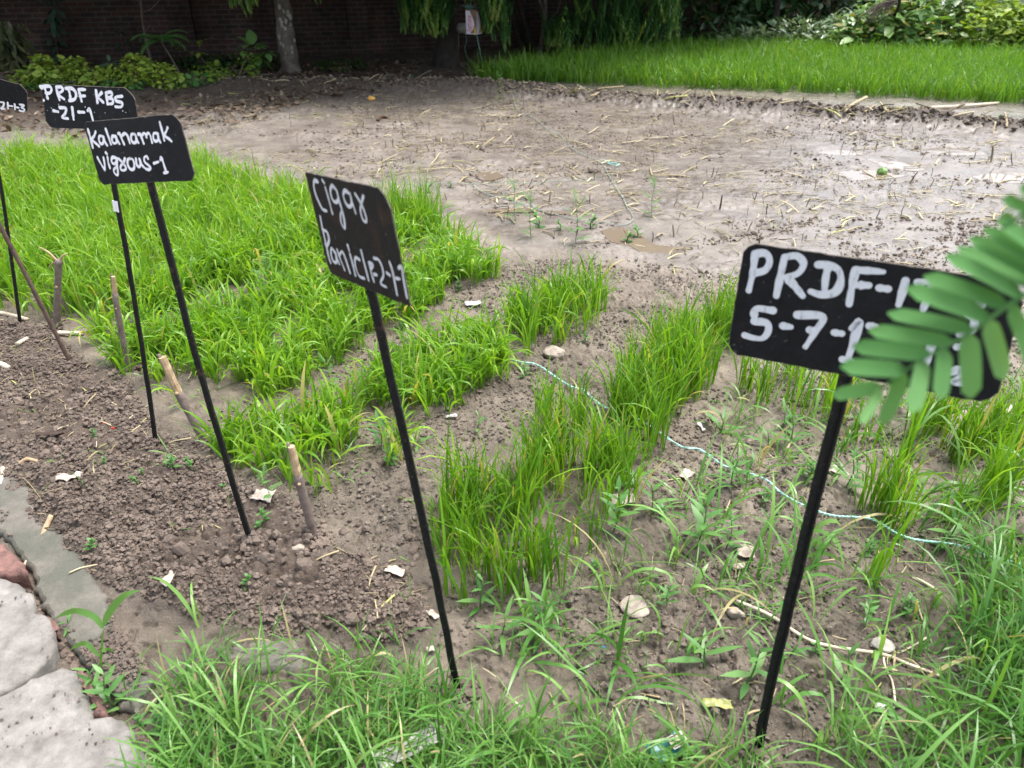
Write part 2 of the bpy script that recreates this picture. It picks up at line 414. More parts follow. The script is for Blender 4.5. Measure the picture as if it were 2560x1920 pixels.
def ground_mat():
    m, nt, bs, _ = newmat('mud_ground')
    tc = nd(nt, 'TexCoord').outputs['Object']
    N = lambda s, d=5, r=.6: noise(nt, s, d, r, tc)
    A = {k: attr(nt, k) for k in ('till', 'bed', 'ridge', 'litter', 'wet', 'pud')}
    field = ramp(nt, N(3.5, 8, .68), [(.30, (.105, .091, .079)), (.5, (.170, .150, .132)), (.72, (.250, .224, .200))])
    bedc = ramp(nt, N(9, 8, .68), [(.3, (.105, .086, .067)), (.52, (.190, .160, .128)), (.75, (.290, .250, .205))])
    tillc = ramp(nt, N(22, 8, .7), [(.3, (.070, .051, .040)), (.55, (.130, .099, .078)), (.78, (.215, .170, .138))])
    ridgec = ramp(nt, N(25, 6, .7), [(.3, (.035, .027, .023)), (.7, (.10, .080, .066))])
    litc = ramp(nt, N(10, 6, .7), [(.3, (.035, .026, .020)), (.7, (.10, .077, .058))])
    c = mix(nt, A['bed'], field, bedc)
    c = mix(nt, A['till'], c, tillc)
    c = mix(nt, A['ridge'], c, ridgec)
    c = mix(nt, A['litter'], c, litc)
    speck = ramp(nt, N(42, 3, .55), [(.645, 0.0), (.70, .8)])
    c = mix(nt, speck, c, mix(nt, 1.0, c, (.33, .31, .30), 'MULTIPLY'))
    pale = ramp(nt, N(75, 2, .5), [(.70, 0.0), (.74, .55)])
    c = mix(nt, pale, c, (.36, .31, .25))
    wn = mix(nt, .72, mix(nt, 1.0, A['wet'], ramp(nt, N(2.2, 5, .6), [(.38, 0.0), (.62, 1.0)]), 'MULTIPLY'), A['wet'])
    c = mix(nt, wn, c, mix(nt, 1.0, c, (.86, .86, .88), 'MULTIPLY'))
    c = mix(nt, 1.0, c, (1.03, 1.0, .945), 'MULTIPLY')
    lk(nt, c, bs.inputs['Base Color'])
    r = mix(nt, wn, ramp(nt, N(30, 4), [(.3, .62), (.7, .85)]), ramp(nt, N(14, 4), [(.3, .10), (.7, .32)]))
    r = mix(nt, A['pud'], r, .16)
    lk(nt, r, bs.inputs['Roughness'])
    bs.inputs['Specular IOR Level'].default_value = .5
    b1 = nd(nt, 'Bump', Distance=.014); lk(nt, N(60, 8, .72), b1.inputs['Height']); lk(nt, ramp(nt, wn, [(.15, .9), (.75, .10)]), b1.inputs['Strength'])
    b2 = nd(nt, 'Bump', Distance=.004); lk(nt, N(240, 4, .65), b2.inputs['Height']); lk(nt, ramp(nt, wn, [(.15, .6), (.75, .05)]), b2.inputs['Strength'])
    lk(nt, b1.outputs[0], b2.inputs['Normal']); lk(nt, b2.outputs[0], bs.inputs['Normal'])
    return m
M['ground'] = ground_mat()
m, nt, bs, _ = newmat('muddy_water')
bs.inputs['Base Color'].default_value = (.17, .135, .10, 1); bs.inputs['Roughness'].default_value = .05
bs.inputs['Specular IOR Level'].default_value = .6
bump(nt, bs, noise(nt, 9, 3, .5), .05, .01)
M['water'] = m

def concrete_mat(name, ca, cb, moss):
    m, nt, bs, _ = newmat(name)
    c = ramp(nt, noise(nt, 14, 10, .72), [(.3, ca), (.7, cb)])
    c = mix(nt, ramp(nt, noise(nt, 70, 4, .6), [(.62, 0.0), (.72, .45)]), c, (.16, .145, .13))
    c = mix(nt, ramp(nt, noise(nt, 5, 6, .65), [(.62 - moss, 0.0), (.80 - moss, .85)]), c, (.075, .078, .06))
    lk(nt, c, bs.inputs['Base Color']); bs.inputs['Roughness'].default_value = .85
    b = bump(nt, None, noise(nt, 26, 8, .7), .55, .012); bump(nt, bs, noise(nt, 180, 4, .6), .5, .003, b)
    return m
M['concrete'] = concrete_mat('worn_path_concrete', (.105, .094, .083), (.30, .28, .258), .08)
M['kerbcon'] = concrete_mat('mossy_kerb_concrete', (.09, .08, .066), (.20, .18, .152), .2)
M['brickred'] = simple('worn_red_brick', (.085, .05, .043), (.24, .125, .105), 26, .85, .7, .006, 90)

def brick_wall_mat():
    m, nt, bs, _ = newmat('old_dark_brickwork')
    tc = nd(nt, 'TexCoord').outputs['Object']
    sep = nd(nt, 'SeparateXYZ'); lk(nt, tc, sep.inputs[0]); cm = nd(nt, 'CombineXYZ')
    lk(nt, sep.outputs[0], cm.inputs[0]); lk(nt, sep.outputs[2], cm.inputs[1])
    b = nd(nt, 'TexBrick'); lk(nt, cm.outputs[0], b.inputs['Vector'])
    for k, v in (('Scale', 1.0), ('Mortar Size', .011), ('Brick Width', .24), ('Row Height', .08), ('Mortar Smooth', .2), ('Bias', .0)): b.inputs[k].default_value = v
    b.inputs['Color1'].default_value = (.085, .044, .035, 1); b.inputs['Color2'].default_value = (.050, .037, .032, 1); b.inputs['Mortar'].default_value = (.098, .086, .076, 1)
    g = ramp(nt, noise(nt, 1.6, 7, .65, tc), [(.35, .35), (.65, 1.0)])
    c = mix(nt, 1.0, b.outputs[0], g, 'MULTIPLY')
    lk(nt, c, bs.inputs['Base Color']); bs.inputs['Roughness'].default_value = .9; bs.inputs['Specular IOR Level'].default_value = .2
    bb = bump(nt, None, b.outputs['Fac'], -.8, .012); bump(nt, bs, noise(nt, 60, 5, .6, tc), .5, .006, bb)
    return m
M['brick'] = brick_wall_mat()

# ------------------------------------------------------------------ the ground: one sheet, fine near the beds, reaching the horizon
def build_ground():
    th = np.concatenate([np.linspace(-math.pi, -math.radians(50), 30, endpoint=False), np.linspace(-math.radians(50), math.radians(50), 1150, endpoint=False), np.linspace(math.radians(50), math.pi, 31)])
    r = np.concatenate([np.geomspace(.55, 17, 1250, endpoint=False), np.geomspace(17, 600, 60)])
    T, R = np.meshgrid(th, r)
    x, y = R * np.sin(T), R * np.cos(T)
    shp = x.shape; x, y = x.ravel(), y.ravel()
    Z = zones(x, y)
    h = height(x, y, Z)
    nx, ny = shp[1], shp[0]
    i = np.arange(ny - 1)[:, None] * nx; j = np.arange(nx - 1)[None]
    Q = np.stack([i + j, i + j + nx, i + j + nx + 1, i + j + 1], -1).reshape(-1, 4)[:, ::-1]
    V = np.stack([x, y, h], -1)
    V = np.vstack([V, [0, 0, 0]]); c = len(V) - 1
    tri = np.stack([np.full(nx - 1, c), np.arange(nx - 1), np.arange(nx - 1) + 1], -1)[:, ::-1]
    A = {k: np.append(a, 0) for k, a in zip(('till', 'bed', 'ridge', 'pud', 'litter', 'wet'), Z)}
    g = mk('ground', V, [Q, tri], M['ground'], attrs=A)
    tag(g, 'wet grey brown mud ground with tilled clods near the path', kind='structure')
build_ground()
for P in PUD:
    c = P.mean(0); n = len(P)
    Q = catmull(np.vstack([P, P[:1]]), 5)[:-1]
    Q = c + (Q - c) * 1.12
    w = mk('puddle_water', np.column_stack([Q, np.full(len(Q), gz(*c) + .012)]), [np.arange(len(Q))[None]], M['water'], origin=(c[0], c[1], 0))
    tag(w, 'shallow brown puddle lying in the wet mud', kind='structure')

# ------------------------------------------------------------------ blades of grass and rice
ROWGAPS = [(GP([(170, 775), (300, 742), (450, 684), (600, 624), (780, 585), (900, 560)]), .10, .10), (GP([(60, 650), (300, 600), (560, 520), (760, 470)]), .09, .25), (GP([(360, 850), (560, 770), (760, 690), (1000, 610)]), .05, .35)]
def in_poly(P, dens, edge=.06, holes=0.0, seed=0, gaps=False):
    lo, hi = P.min(0), P.max(0)
    n = int(dens * np.prod(hi - lo))
    q = lo + rng.random((n, 2)) * (hi - lo)
    d = pdist(q[:, 0], q[:, 1], P) + edge * (fbm(q[:, 0] * 7, q[:, 1] * 7, 70 + seed, 2) - .5) * 2
    k = (d > 0) & (rng.random(n) < sst(-.02, edge + .02, d) + .25)
    if holes: k &= fbm(q[:, 0] * 5.5, q[:, 1] * 5.5, 80 + seed, 3) > holes
    if gaps:
        for L_, w_, p_ in ROWGAPS:
            dd_ = pdist(q[:, 0], q[:, 1], L_, False) + .05 * (fbm(q[:, 0] * 6, q[:, 1] * 6, 88, 2) - .5)
            k &= (dd_ > w_) | (rng.random(n) < p_)
    return q[k]
def blades(q, per, hgt, wid, tilt, bend, tint, seg=6, spread=.012, hv=.3, stem=.0):
    """q plant places; each plant sends up `per` blades that bend over under their own weight"""
    n = len(q) * per
    b = np.repeat(q, per, 0) + rng.normal(0, spread, (n, 2))
    hp = np.repeat(rng.normal(1, hv * .55, len(q)), per)
    L = hgt * np.clip(hp * rng.normal(1, hv * .7, n), .25, 1.7)
    W = wid * np.clip(rng.normal(1, .25, n), .5, 1.6)
    az = np.where(rng.random(n) < .5, np.repeat(rng.random(len(q)) * 6.283, per), 0) + rng.random(n) * 2 * math.pi
    ts = np.clip(rng.normal(stem, .15, n), 0, .7)[:, None] if stem else np.zeros((n, 1))
    t0 = np.abs(rng.normal(0, tilt, n)); kap = np.abs(rng.normal(bend, bend * .55, n))
    z0 = height(b[:, 0], b[:, 1]) - .008
    t = np.linspace(0, 1, seg + 1)
    ang = np.clip(t0[:, None] + kap[:, None] * (np.clip((t[None] - ts) / (1 - ts), 0, 1) ** (1.15 if stem else 1.6)), 0, 2.7)
    dr, dz = np.sin(ang), np.cos(ang)
    cr = np.concatenate([np.zeros((n, 1)), np.cumsum((dr[:, 1:] + dr[:, :-1]) / 2, 1)], 1) / seg * L[:, None]
    cz = np.concatenate([np.zeros((n, 1)), np.cumsum((dz[:, 1:] + dz[:, :-1]) / 2, 1)], 1) / seg * L[:, None]
    side = rng.normal(0, .10, n)[:, None] * t[None] ** 2 * L[:, None]
    ca, sa = np.cos(az)[:, None], np.sin(az)[:, None]
    P = np.stack([b[:, :1] + cr * ca - side * sa, b[:, 1:] + cr * sa + side * ca, np.maximum(z0[:, None] + cz, z0[:, None] + .012 * (t > 0))], -1)
    prof = np.interp(t, [0, .12, .35, .7, .9, 1], [.45, .62, 1, .85, .42, .05])
    tw = rng.normal(0, .55, n)[:, None] + rng.normal(0, .7, n)[:, None] * t[None]
    hw = (W[:, None] * prof[None] / 2)[..., None]
    wd = np.stack([-sa * np.cos(tw), ca * np.cos(tw), np.sin(tw)], -1)
    V = np.stack([P - wd * hw, P + wd * hw], 2).reshape(-1, 3)
    k = (seg + 1) * 2
    f = np.array([[2 * i, 2 * i + 1, 2 * i + 3, 2 * i + 2] for i in range(seg)])
    Fq = (f[None] + (np.arange(n) * k)[:, None, None]).reshape(-1, 4)
    tn = np.clip(np.repeat(rng.normal(tint[0], tint[1], len(q)), per) + rng.normal(0, tint[1] * .6, n), .02, .88)
    tn = np.where(rng.random(n) < tint[2], .97, tn)
    return V, [Fq], np.repeat(tn, k)
def sward(name, label, sets, mat, cat='grass'):
    mb = MB()
    for s in sets:
        V, Fq, t = blades(**s); mb.add(V, Fq, t)
    return tag(mb.build(name, mat), label, cat, kind='stuff')

B1A = GP([(-400, 380), (-100, 362), (100, 352), (280, 370), (470, 378), (560, 420), (680, 450), (700, 560), (520, 610), (360, 660), (230, 690), (60, 692), (-150, 668), (-400, 640)])
B1B = GP([(620, 450), (720, 462), (850, 482), (930, 490), (1082, 600), (1000, 640), (860, 730), (740, 790), (640, 850), (490, 890), (390, 880), (330, 860), (230, 800), (190, 742), (300, 670), (460, 600), (640, 540)])
TUFT = GP([(820, 478), (930, 480), (960, 500), (940, 525), (840, 520)])
B2 = GP([(470, 985), (600, 1075), (720, 1080), (810, 1025), (900, 930), (1010, 880), (1080, 825), (1100, 760), (985, 712), (885, 772), (765, 862), (605, 930), (485, 950)])
B3 = GP([(1095, 745), (1135, 790), (1225, 745), (1310, 695), (1320, 645), (1190, 640), (1105, 695)])
B4 = GP([(930, 1170), (985, 1300), (1120, 1300), (1280, 1240), (1345, 1140), (1400, 1010), (1455, 920), (1575, 815), (1625, 715), (1520, 705), (1390, 780), (1290, 845), (1130, 940), (1110, 1060), (950, 1100)])
sward('rice_seedlings', 'dense fine rice seedlings filling the back corner bed behind the two lettered boards', [
    dict(q=in_poly(B1A, 950, .10, .42, 1, True), per=4, hgt=.225, wid=.0078, tilt=.13, bend=1.25, tint=(.58, .18, .03), stem=.36),
    dict(q=in_poly(B1A, 110, .10, .3, 2), per=3, hgt=.29, wid=.008, tilt=.12, bend=1.4, tint=(.72, .12, .03), stem=.45)], M['rice'], 'rice')
sward('rice_seedlings', 'broad leaved rice seedlings in the large bed behind the rust blotched board', [
    dict(q=in_poly(B1B, 820, .07, .43, 3, True), per=5, hgt=.20, wid=.0108, tilt=.20, bend=1.5, tint=(.56, .20, .025), stem=.30),
    dict(q=in_poly(TUFT, 900, .07), per=4, hgt=.30, wid=.0065, tilt=.09, bend=.5, tint=(.52, .14, .02), stem=.4)], M['rice'], 'rice')
sward('rice_seedlings', 'thin gappy row of rice seedlings next to the short upright stake', [
    dict(q=in_poly(B2, 950, .06, .35, 5), per=5, hgt=.19, wid=.0105, tilt=.24, bend=1.4, tint=(.56, .18, .03), stem=.28)], M['rice'], 'rice')
sward('rice_seedlings', 'small square patch of rice seedlings just behind the pale stone', [
    dict(q=in_poly(B3, 800, .06, .30, 6), per=4, hgt=.225, wid=.0088, tilt=.16, bend=.85, tint=(.46, .17, .03), stem=.35)], M['rice'], 'rice')
sward('rice_seedlings', 'long row of dark green upright rice seedlings crossed by the mint twine', [
    dict(q=in_poly(B4, 1100, .06, .385, 7), per=5, hgt=.235, wid=.0076, tilt=.14, bend=.75, tint=(.42, .18, .05), stem=.38)], M['rice'], 'rice')
RT_ = [(1640, 870, 9), (1700, 830, 8), (1800, 910, 12), (1790, 860, 8), (1980, 950, 14), (2020, 930, 12), (2080, 1000, 16), (2110, 970, 16), (2150, 960, 14), (2060, 985, 10), (2190, 1010, 12), (2140, 1080, 14), (2120, 1100, 10),
       (1905, 1110, 14), (1895, 1090, 8), (1920, 1145, 9), (2200, 930, 10), (1880, 1265, 5), (2050, 1140, 7), (1850, 960, 6), (1950, 1000, 6), (1610, 850, 8), (1710, 900, 7)]
qs = np.concatenate([G(u, v)[:2] + rng.normal(0, .022, (n, 2)) for u, v, n in RT_])
sward('rice_seedlings', 'scattered upright rice tufts in the bare mud behind and beside the large dark board', [
    dict(q=qs, per=4, hgt=.25, wid=.0078, tilt=.12, bend=.75, tint=(.45, .17, .05), stem=.4)], M['rice'], 'rice')
sward('rice_seedlings', 'distant even bed of rice seedlings along the far side of the mud field', [
    dict(q=in_poly(FARBED, 330, .10, .22, 8), per=4, hgt=.27, wid=.0115, tilt=.26, bend=.75, tint=(.48, .17, .02), seg=4, spread=.03)], M['rice_far'], 'rice')

F1 = GP([(330, 1570), (430, 1500), (600, 1465), (900, 1480), (1000, 1500), (1250, 1560), (1480, 1625), (1700, 1690), (1700, 2100), (150, 2100), (290, 1700)])
F2 = GP([(150, 1300), (330, 1330), (650, 1380), (950, 1410), (1010, 1500), (600, 1490), (330, 1520), (230, 1450)])
F3 = GP([(2080, 1250), (2212, 1180), (2700, 1150), (2900, 2200), (1650, 2100), (1740, 1680), (1930, 1540), (2060, 1420)])
F4 = GP([(950, 1320), (1150, 1260), (1420, 1000), (1640, 860), (2300, 840), (2300, 1250), (1950, 1520), (1700, 1660), (1250, 1550), (1000, 1450)])
F5 = GP([(1000, 1430), (1700, 1560), (2050, 1420), (2100, 1600), (1700, 1720), (1200, 1620)])
sward('weed_grass', 'lush arching weed grass along the edge of the path at the foot of the beds', [
    dict(q=in_poly(F1, 1500, .10, .37, 9), per=5, hgt=.13, wid=.0048, tilt=.5, bend=1.2, tint=(.58, .22, .04), spread=.015, seg=6),
    dict(q=in_poly(F1, 150, .10, .3, 10), per=4, hgt=.21, wid=.0066, tilt=.5, bend=1.5, tint=(.70, .16, .03), spread=.015, seg=8),
    dict(q=in_poly(F2, 620, .12, .43, 11), per=4, hgt=.12, wid=.0044, tilt=.65, bend=1.1, tint=(.6, .2, .07), seg=6),
    dict(q=in_poly(F2, 45, .12), per=4, hgt=.22, wid=.0075, tilt=.5, bend=1.5, tint=(.66, .16, .04), seg=8)], M['grass'])
sward('weed_grass', 'long dark weed grass in the corner beside the last sign rod', [
    dict(q=in_poly(F3, 1000, .12, .37, 12), per=5, hgt=.18, wid=.0048, tilt=.5, bend=1.2, tint=(.44, .22, .03), seg=6),
    dict(q=in_poly(F3, 130, .12, .3, 13), per=4, hgt=.30, wid=.0082, tilt=.45, bend=1.6, tint=(.55, .18, .03), seg=8)], M['grass'])
sward('weed_grass', 'sparse thin weed grass sprouting from the bare mud round the large board', [
    dict(q=in_poly(F4, 150, .15, .45, 14), per=4, hgt=.12, wid=.0050, tilt=.7, bend=1.2, tint=(.6, .2, .06), seg=6),
    dict(q=in_poly(F4, 26, .15), per=5, hgt=.24, wid=.0080, tilt=.55, bend=1.6, tint=(.64, .16, .04), seg=8),
    dict(q=in_poly(F4, 24, .15), per=4, hgt=.17, wid=.011, tilt=.45, bend=1.5, tint=(.62, .16, .02), seg=7, stem=.25),
    dict(q=in_poly(F5, 210, .15, .43, 15), per=4, hgt=.16, wid=.0050, tilt=.6, bend=1.3, tint=(.62, .18, .05), seg=7),
    dict(q=in_poly(Z_TILL, 22, .1, .4, 16), per=3, hgt=.07, wid=.0038, tilt=.8, bend=.9, tint=(.6, .2, .2)),
    dict(q=in_poly(np.vstack([B1B, B2]), 50, .1), per=3, hgt=.09, wid=.0045, tilt=.8, bend=.9, tint=(.6, .2, .1))], M['grass'])

# ------------------------------------------------------------------ lettered boards on iron rods
def stroke_mesh(mb, pts2, c, n, ex, ez, w, lift, jit=.30):
    """one brush stroke: a ribbon with round ends lying on the board; pts2 are photo points, w its width in metres"""
    P3 = np.array([AP(u, v, c, n) for u, v in pts2])
    q = np.stack([(P3 - c) @ ex, (P3 - c) @ ez], -1)
    q = catmull(q, 7) if len(q) > 2 else catmull(q, 6)
    m = len(q)
    T = np.gradient(q, axis=0); T /= np.linalg.norm(T, axis=1)[:, None] + 1e-9
    N = np.stack([-T[:, 1], T[:, 0]], -1)
    s = np.linspace(0, 1, m)
    hw = w / 2 * (1.04 - .14 * s + jit * (vn(s * 5 + rng.random() * 90, s * 0 + 3.3, 5) - .5) * 2)
    L, Rr = q + N * hw[:, None], q - N * hw[:, None]
    a = np.linspace(0, math.pi, 6)[1:-1]
    out = [L, (q[-1] + (N[-1] * np.cos(a)[:, None] + T[-1] * np.sin(a)[:, None]) * hw[-1]), Rr[::-1], (q[0] - (N[0] * np.cos(a)[:, None] + T[0] * np.sin(a)[:, None]) * hw[0])]
    O = np.concatenate(out); k = len(O)
    top = c + O[:, :1] * ex + O[:, 1:] * ez + n * lift
    # faces: quads along the ribbon, fans at both ends
    iL = np.arange(m); iR = m + len(a) + (m - 1 - np.arange(m))
    Q = np.stack([iL[:-1], iL[1:], iR[1:], iR[:-1]], -1)
    e1 = np.array([[iL[-1], *(m + np.arange(len(a))), iR[-1]]]); e0 = np.array([[iR[0], *(2 * m + len(a) + np.arange(len(a))), iL[0]]])
    mb.add(top, [Q, e1, e0])
def rot(rx, ry, rz):
    a, b, g = map(math.radians, (rx, ry, rz))
    X = np.array([[1, 0, 0], [0, math.cos(a), -math.sin(a)], [0, math.sin(a), math.cos(a)]])
    Y = np.array([[math.cos(b), 0, math.sin(b)], [0, 1, 0], [-math.sin(b), 0, math.cos(b)]])
    Zm = np.array([[math.cos(g), -math.sin(g), 0], [math.sin(g), math.cos(g), 0], [0, 0, 1]])
    return Zm @ X @ Y
def rod(name, top, base, parent, w, mat, n=14, wob=.0007, tint=None):
    t = np.linspace(0, 1, n)[:, None]
    P = top * (1 - t) + base * t + (np.array([rng.normal(0, .007), rng.normal(0, .007), 0]) * np.sin(t * math.pi) if n > 6 else 0) + np.column_stack([rng.normal(0, wob, n), rng.normal(0, wob, n), np.zeros(n)])
    V, Fs = [], []
    d = (base - top) / np.linalg.norm(base - top)
    ex = np.cross(d, [0, 1, 0]); ex /= np.linalg.norm(ex); ey = np.cross(d, ex)
    # an angle-iron profile with softened corner
    w = w * .93
    pr = np.array([(-.5, .18), (-.46, .24), (.46, .24), (.5, .18), (.5, -.30), (.28, -.30), (.26, .0), (-.5, .0)]) * w
    k = len(pr)
    for i in range(n):
        s = 1 + rng.normal(0, .02)
        V.append(P[i] + pr[:, :1] * s * ex + pr[:, 1:] * s * (-ey))
    V = np.concatenate(V); i = np.arange(n - 1)[:, None] * k; j = np.arange(k)[None]; jn = (j + 1) % k
    Q = np.stack([i + j, i + jn, i + k + jn, i + k + j], -1).reshape(-1, 4)
    return mk(name, V, [Q, np.arange(k)[None], (np.arange(k)[::-1] + (n - 1) * k)[None]], mat, parent, smooth=False)
def sign(label, corners, chamf, c, r, base, rod_top, strokes, wpx, pmat, lmat, rw=.022, dots=()):
    c = np.array(c); R_ = rot(*r); ex, n, ez = R_[:, 0], -R_[:, 1], R_[:, 2]
    b3 = onG(*base, -.05)
    root = thing('lettered_sign', label, 'sign', (b3[0], b3[1], b3[2] + .05), 'black lettered boards on iron rods along the beds')
    q = np.array([[(p - c) @ ex, (p - c) @ ez] for p in (AP(u, v, c, n) for u, v in corners)])
    out = []
    for i in range(4):
        p, a, b = q[i], q[i - 1], q[(i + 1) % 4]
        ch = chamf[i]
        u1, u2 = (a - p) / np.linalg.norm(a - p), (b - p) / np.linalg.norm(b - p)
        A, B = p + u1 * ch, p + u2 * ch
        for t in np.linspace(0, 1, 5): out.append((A * (1 - t) ** 2 + (p * .35 + (A + B) / 2 * .65) * 2 * t * (1 - t) + B * t * t))
    o = np.array(out); k = len(o)
    dens = []
    for i in range(k):
        m = max(1, int(np.linalg.norm(o[(i + 1) % k] - o[i]) / .012))
        for t in np.arange(m) / m: dens.append(o[i] * (1 - t) + o[(i + 1) % k] * t + rng.normal(0, .0005, 2))
    o = np.array(dens); k = len(o)
    cen = o.mean(0)
    ins = cen + (o - cen) * (1 - .0012 / np.linalg.norm(o - cen, axis=1))[:, None]
    def lay(p, d): return c + p[:, :1] * ex + p[:, 1:] * ez + n * d
    V = np.vstack([lay(ins, .0), lay(o, -.0007), lay(o, -.0018), lay(ins, -.0025)])
    i = np.arange(k); j = (i + 1) % k
    Q = np.concatenate([np.stack([a * k + j, a * k + i, (a + 1) * k + i, (a + 1) * k + j], -1) for a in range(3)])
    front = np.arange(k)[None] if True else None
    Vq = np.vstack([V, V[:1]])
    me_i = np.concatenate([[0, 0], np.ones(2 * k), np.zeros(k)]).astype(int)
    pl = mk('plate', V, [front, (np.arange(k)[::-1] + 3 * k)[None], Q], None, root, smooth=False, mats=[pmat, M['edge']], mi=me_i)
    # face the lettered side towards its normal
    mb = MB(); lift = .00035
    for conv, w, S in strokes:
        for s in S:
            p2 = [conv(p) for p in s]
            P3 = AP(*p2[0], c, n); dep = np.dot(P3 - CO, FW)
            lift += .00003
            stroke_mesh(mb, p2, c, n, ex, ez, wpx * w * dep / F, lift)
    for conv, p, rad in dots:
        u, v = conv(p); P0 = AP(u, v, c, n); dep = np.dot(P0 - CO, FW); rr = rad * dep / F
        a = np.arange(9) * 2 * math.pi / 9
        rj = rr * (1 + .5 * (rng.random(9) - .5)); lift += .00003
        mb.add(P0 + (np.cos(a) * rj)[:, None] * ex + (np.sin(a) * rj)[:, None] * ez + n * lift, [np.arange(9)[None]])
    mb.build('lettering', lmat, pl, smooth=False)
    tp = AP(*rod_top, c - n * (rw * .32 + .004), n)
    rod('rod', tp, b3, root, rw, M['rodpaint'])
    rod('rod_end', tp + ez * .09, tp, root, rw, M['rodpaint'], 4)
    return root

Kal = [[(150, 320), (200, 500), (238, 655)], [(290, 360), (265, 440), (215, 500)], [(225, 520), (300, 580), (355, 630)],
       [(440, 460), (370, 440), (350, 500), (380, 580), (430, 570), (435, 470)], [(430, 450), (470, 560), (505, 615)], [(480, 320), (530, 460), (575, 595)],
       [(660, 455), (605, 445), (592, 520), (625, 575), (680, 555), (665, 460)], [(660, 450), (700, 530), (730, 585)],
       [(705, 400), (735, 400), (765, 470), (815, 590)], [(775, 440), (830, 395), (880, 440), (925, 575)],
       [(1010, 405), (955, 415), (948, 500), (985, 565), (1040, 545), (1030, 430), (1000, 405)], [(1030, 430), (1055, 520), (1085, 570)],
       [(1080, 410), (1110, 405), (1140, 470), (1180, 580)], [(1140, 440), (1180, 395), (1210, 405), (1230, 465)], [(1225, 430), (1262, 388), (1300, 430), (1335, 565)],
       [(1430, 395), (1365, 395), (1358, 480), (1392, 535), (1445, 515), (1440, 400)], [(1440, 400), (1460, 500), (1485, 555)],
       [(1475, 185), (1520, 350), (1560, 525)], [(1620, 290), (1590, 370), (1548, 430)], [(1560, 440), (1640, 490), (1695, 540)],
       [(330, 840), (390, 950), (462, 1065)], [(440, 840), (460, 950), (466, 1050)], [(515, 830), (530, 930), (560, 1030)], [(485, 752), (505, 772)],
       [(680, 850), (612, 835), (587, 890), (612, 948), (660, 945), (690, 885)], [(690, 870), (690, 970), (705, 1080), (702, 1160), (650, 1135), (632, 1065), (680, 1010)],
       [(835, 855), (810, 930), (762, 990), (757, 1050), (800, 1076), (850, 1056), (848, 1010), (800, 940), (715, 855)],
       [(930, 855), (887, 885), (892, 980), (942, 1055), (1000, 1045), (1008, 960), (980, 875), (930, 855)],
       [(1040, 860), (1050, 960), (1090, 1008), (1120, 978), (1102, 865)], [(1105, 865), (1140, 960), (1198, 1028)],
       [(1262, 860), (1238, 815), (1194, 842), (1202, 920), (1270, 980), (1306, 1030), (1280, 1062), (1225, 1050)],
       [(1372, 945), (1455, 918)], [(1488, 888), (1502, 832), (1540, 920), (1592, 1085)], [(1558, 1122), (1632, 1106)]]
Cig = [[(245, 195), (208, 188), (202, 250), (226, 350), (270, 450), (302, 508), (345, 525)], [(330, 260), (365, 380), (410, 550)], [(300, 185), (318, 210)],
       [(450, 285), (408, 243), (388, 300), (412, 398), (450, 428), (478, 388), (452, 285)], [(462, 300), (490, 420), (520, 520), (545, 640), (548, 720), (512, 660), (502, 570), (522, 512)],
       [(610, 340), (553, 298), (533, 350), (562, 438), (600, 478), (628, 438), (610, 335)], [(625, 420), (650, 480), (672, 548)],
       [(758, 360), (740, 430), (726, 520), (752, 618), (788, 648), (788, 590), (750, 480), (702, 390), (667, 335)],
       [(275, 590), (300, 720), (340, 900), (370, 1040), (392, 1108)], [(300, 735), (350, 762), (373, 850), (350, 918), (332, 900)],
       [(440, 990), (402, 943), (397, 1010), (422, 1088), (458, 1096), (450, 1000)], [(450, 1000), (465, 1060), (490, 1120)],
       [(465, 960), (500, 1060), (550, 1188)], [(490, 1020), (520, 982), (552, 1040), (610, 1218)], [(610, 1010), (640, 1120), (670, 1245)], [(585, 915), (600, 968)],
       [(715, 1070), (672, 1048), (667, 1120), (692, 1210), (722, 1262), (770, 1280)], [(735, 970), (770, 1110), (820, 1302)],
       [(825, 1110), (850, 1220), (880, 1318)], [(835, 1108), (866, 1122), (850, 1172)], [(882, 1235), (912, 1240)],
       [(880, 1055), (930, 1070), (970, 1150), (985, 1250), (955, 1335), (1018, 1378)], [(1025, 1220), (1058, 1244)], [(1055, 1095), (1090, 1210), (1140, 1465)],
       [(1130, 1280), (1172, 1285)], [(1158, 1165), (1188, 1152), (1210, 1280), (1250, 1495)]]
Prd = [[(255, 160), (240, 290), (210, 425)], [(258, 158), (330, 155), (362, 210), (330, 275), (258, 298)], [(470, 182), (440, 320), (410, 465)], [(472, 182), (560, 174), (608, 230), (570, 298), (482, 330)], [(490, 332), (550, 400), (602, 465)],
       [(790, 245), (770, 330), (760, 438)], [(715, 237), (800, 242), (866, 282), (878, 360), (838, 436), (740, 456), (660, 432)], [(985, 282), (960, 400), (940, 525)], [(988, 277), (1100, 282), (1190, 290)], [(990, 385), (1082, 388)],
       [(1160, 406), (1222, 414)], [(1350, 352), (1330, 430), (1300, 530)], [(1437, 364), (1540, 380), (1480, 560)], [(1900, 530), (1800, 510), (1790, 590), (1850, 640), (1830, 720), (1740, 745)],
       [(385, 570), (262, 560), (250, 648)], [(250, 648), (340, 662), (352, 720), (310, 772), (240, 768), (180, 750)], [(460, 682), (516, 690)], [(565, 602), (748, 616), (690, 730), (622, 835)], [(655, 712), (700, 716)],
       [(830, 730), (886, 738)], [(960, 700), (1012, 652), (972, 800), (930, 925)], [(892, 925), (952, 938)], [(1088, 682), (1130, 690)], [(1550, 790), (1520, 880), (1490, 970)], [(1725, 835), (1770, 826)], [(1690, 1020), (1740, 1000), (1760, 1040), (1700, 1090), (1775, 1092)]]
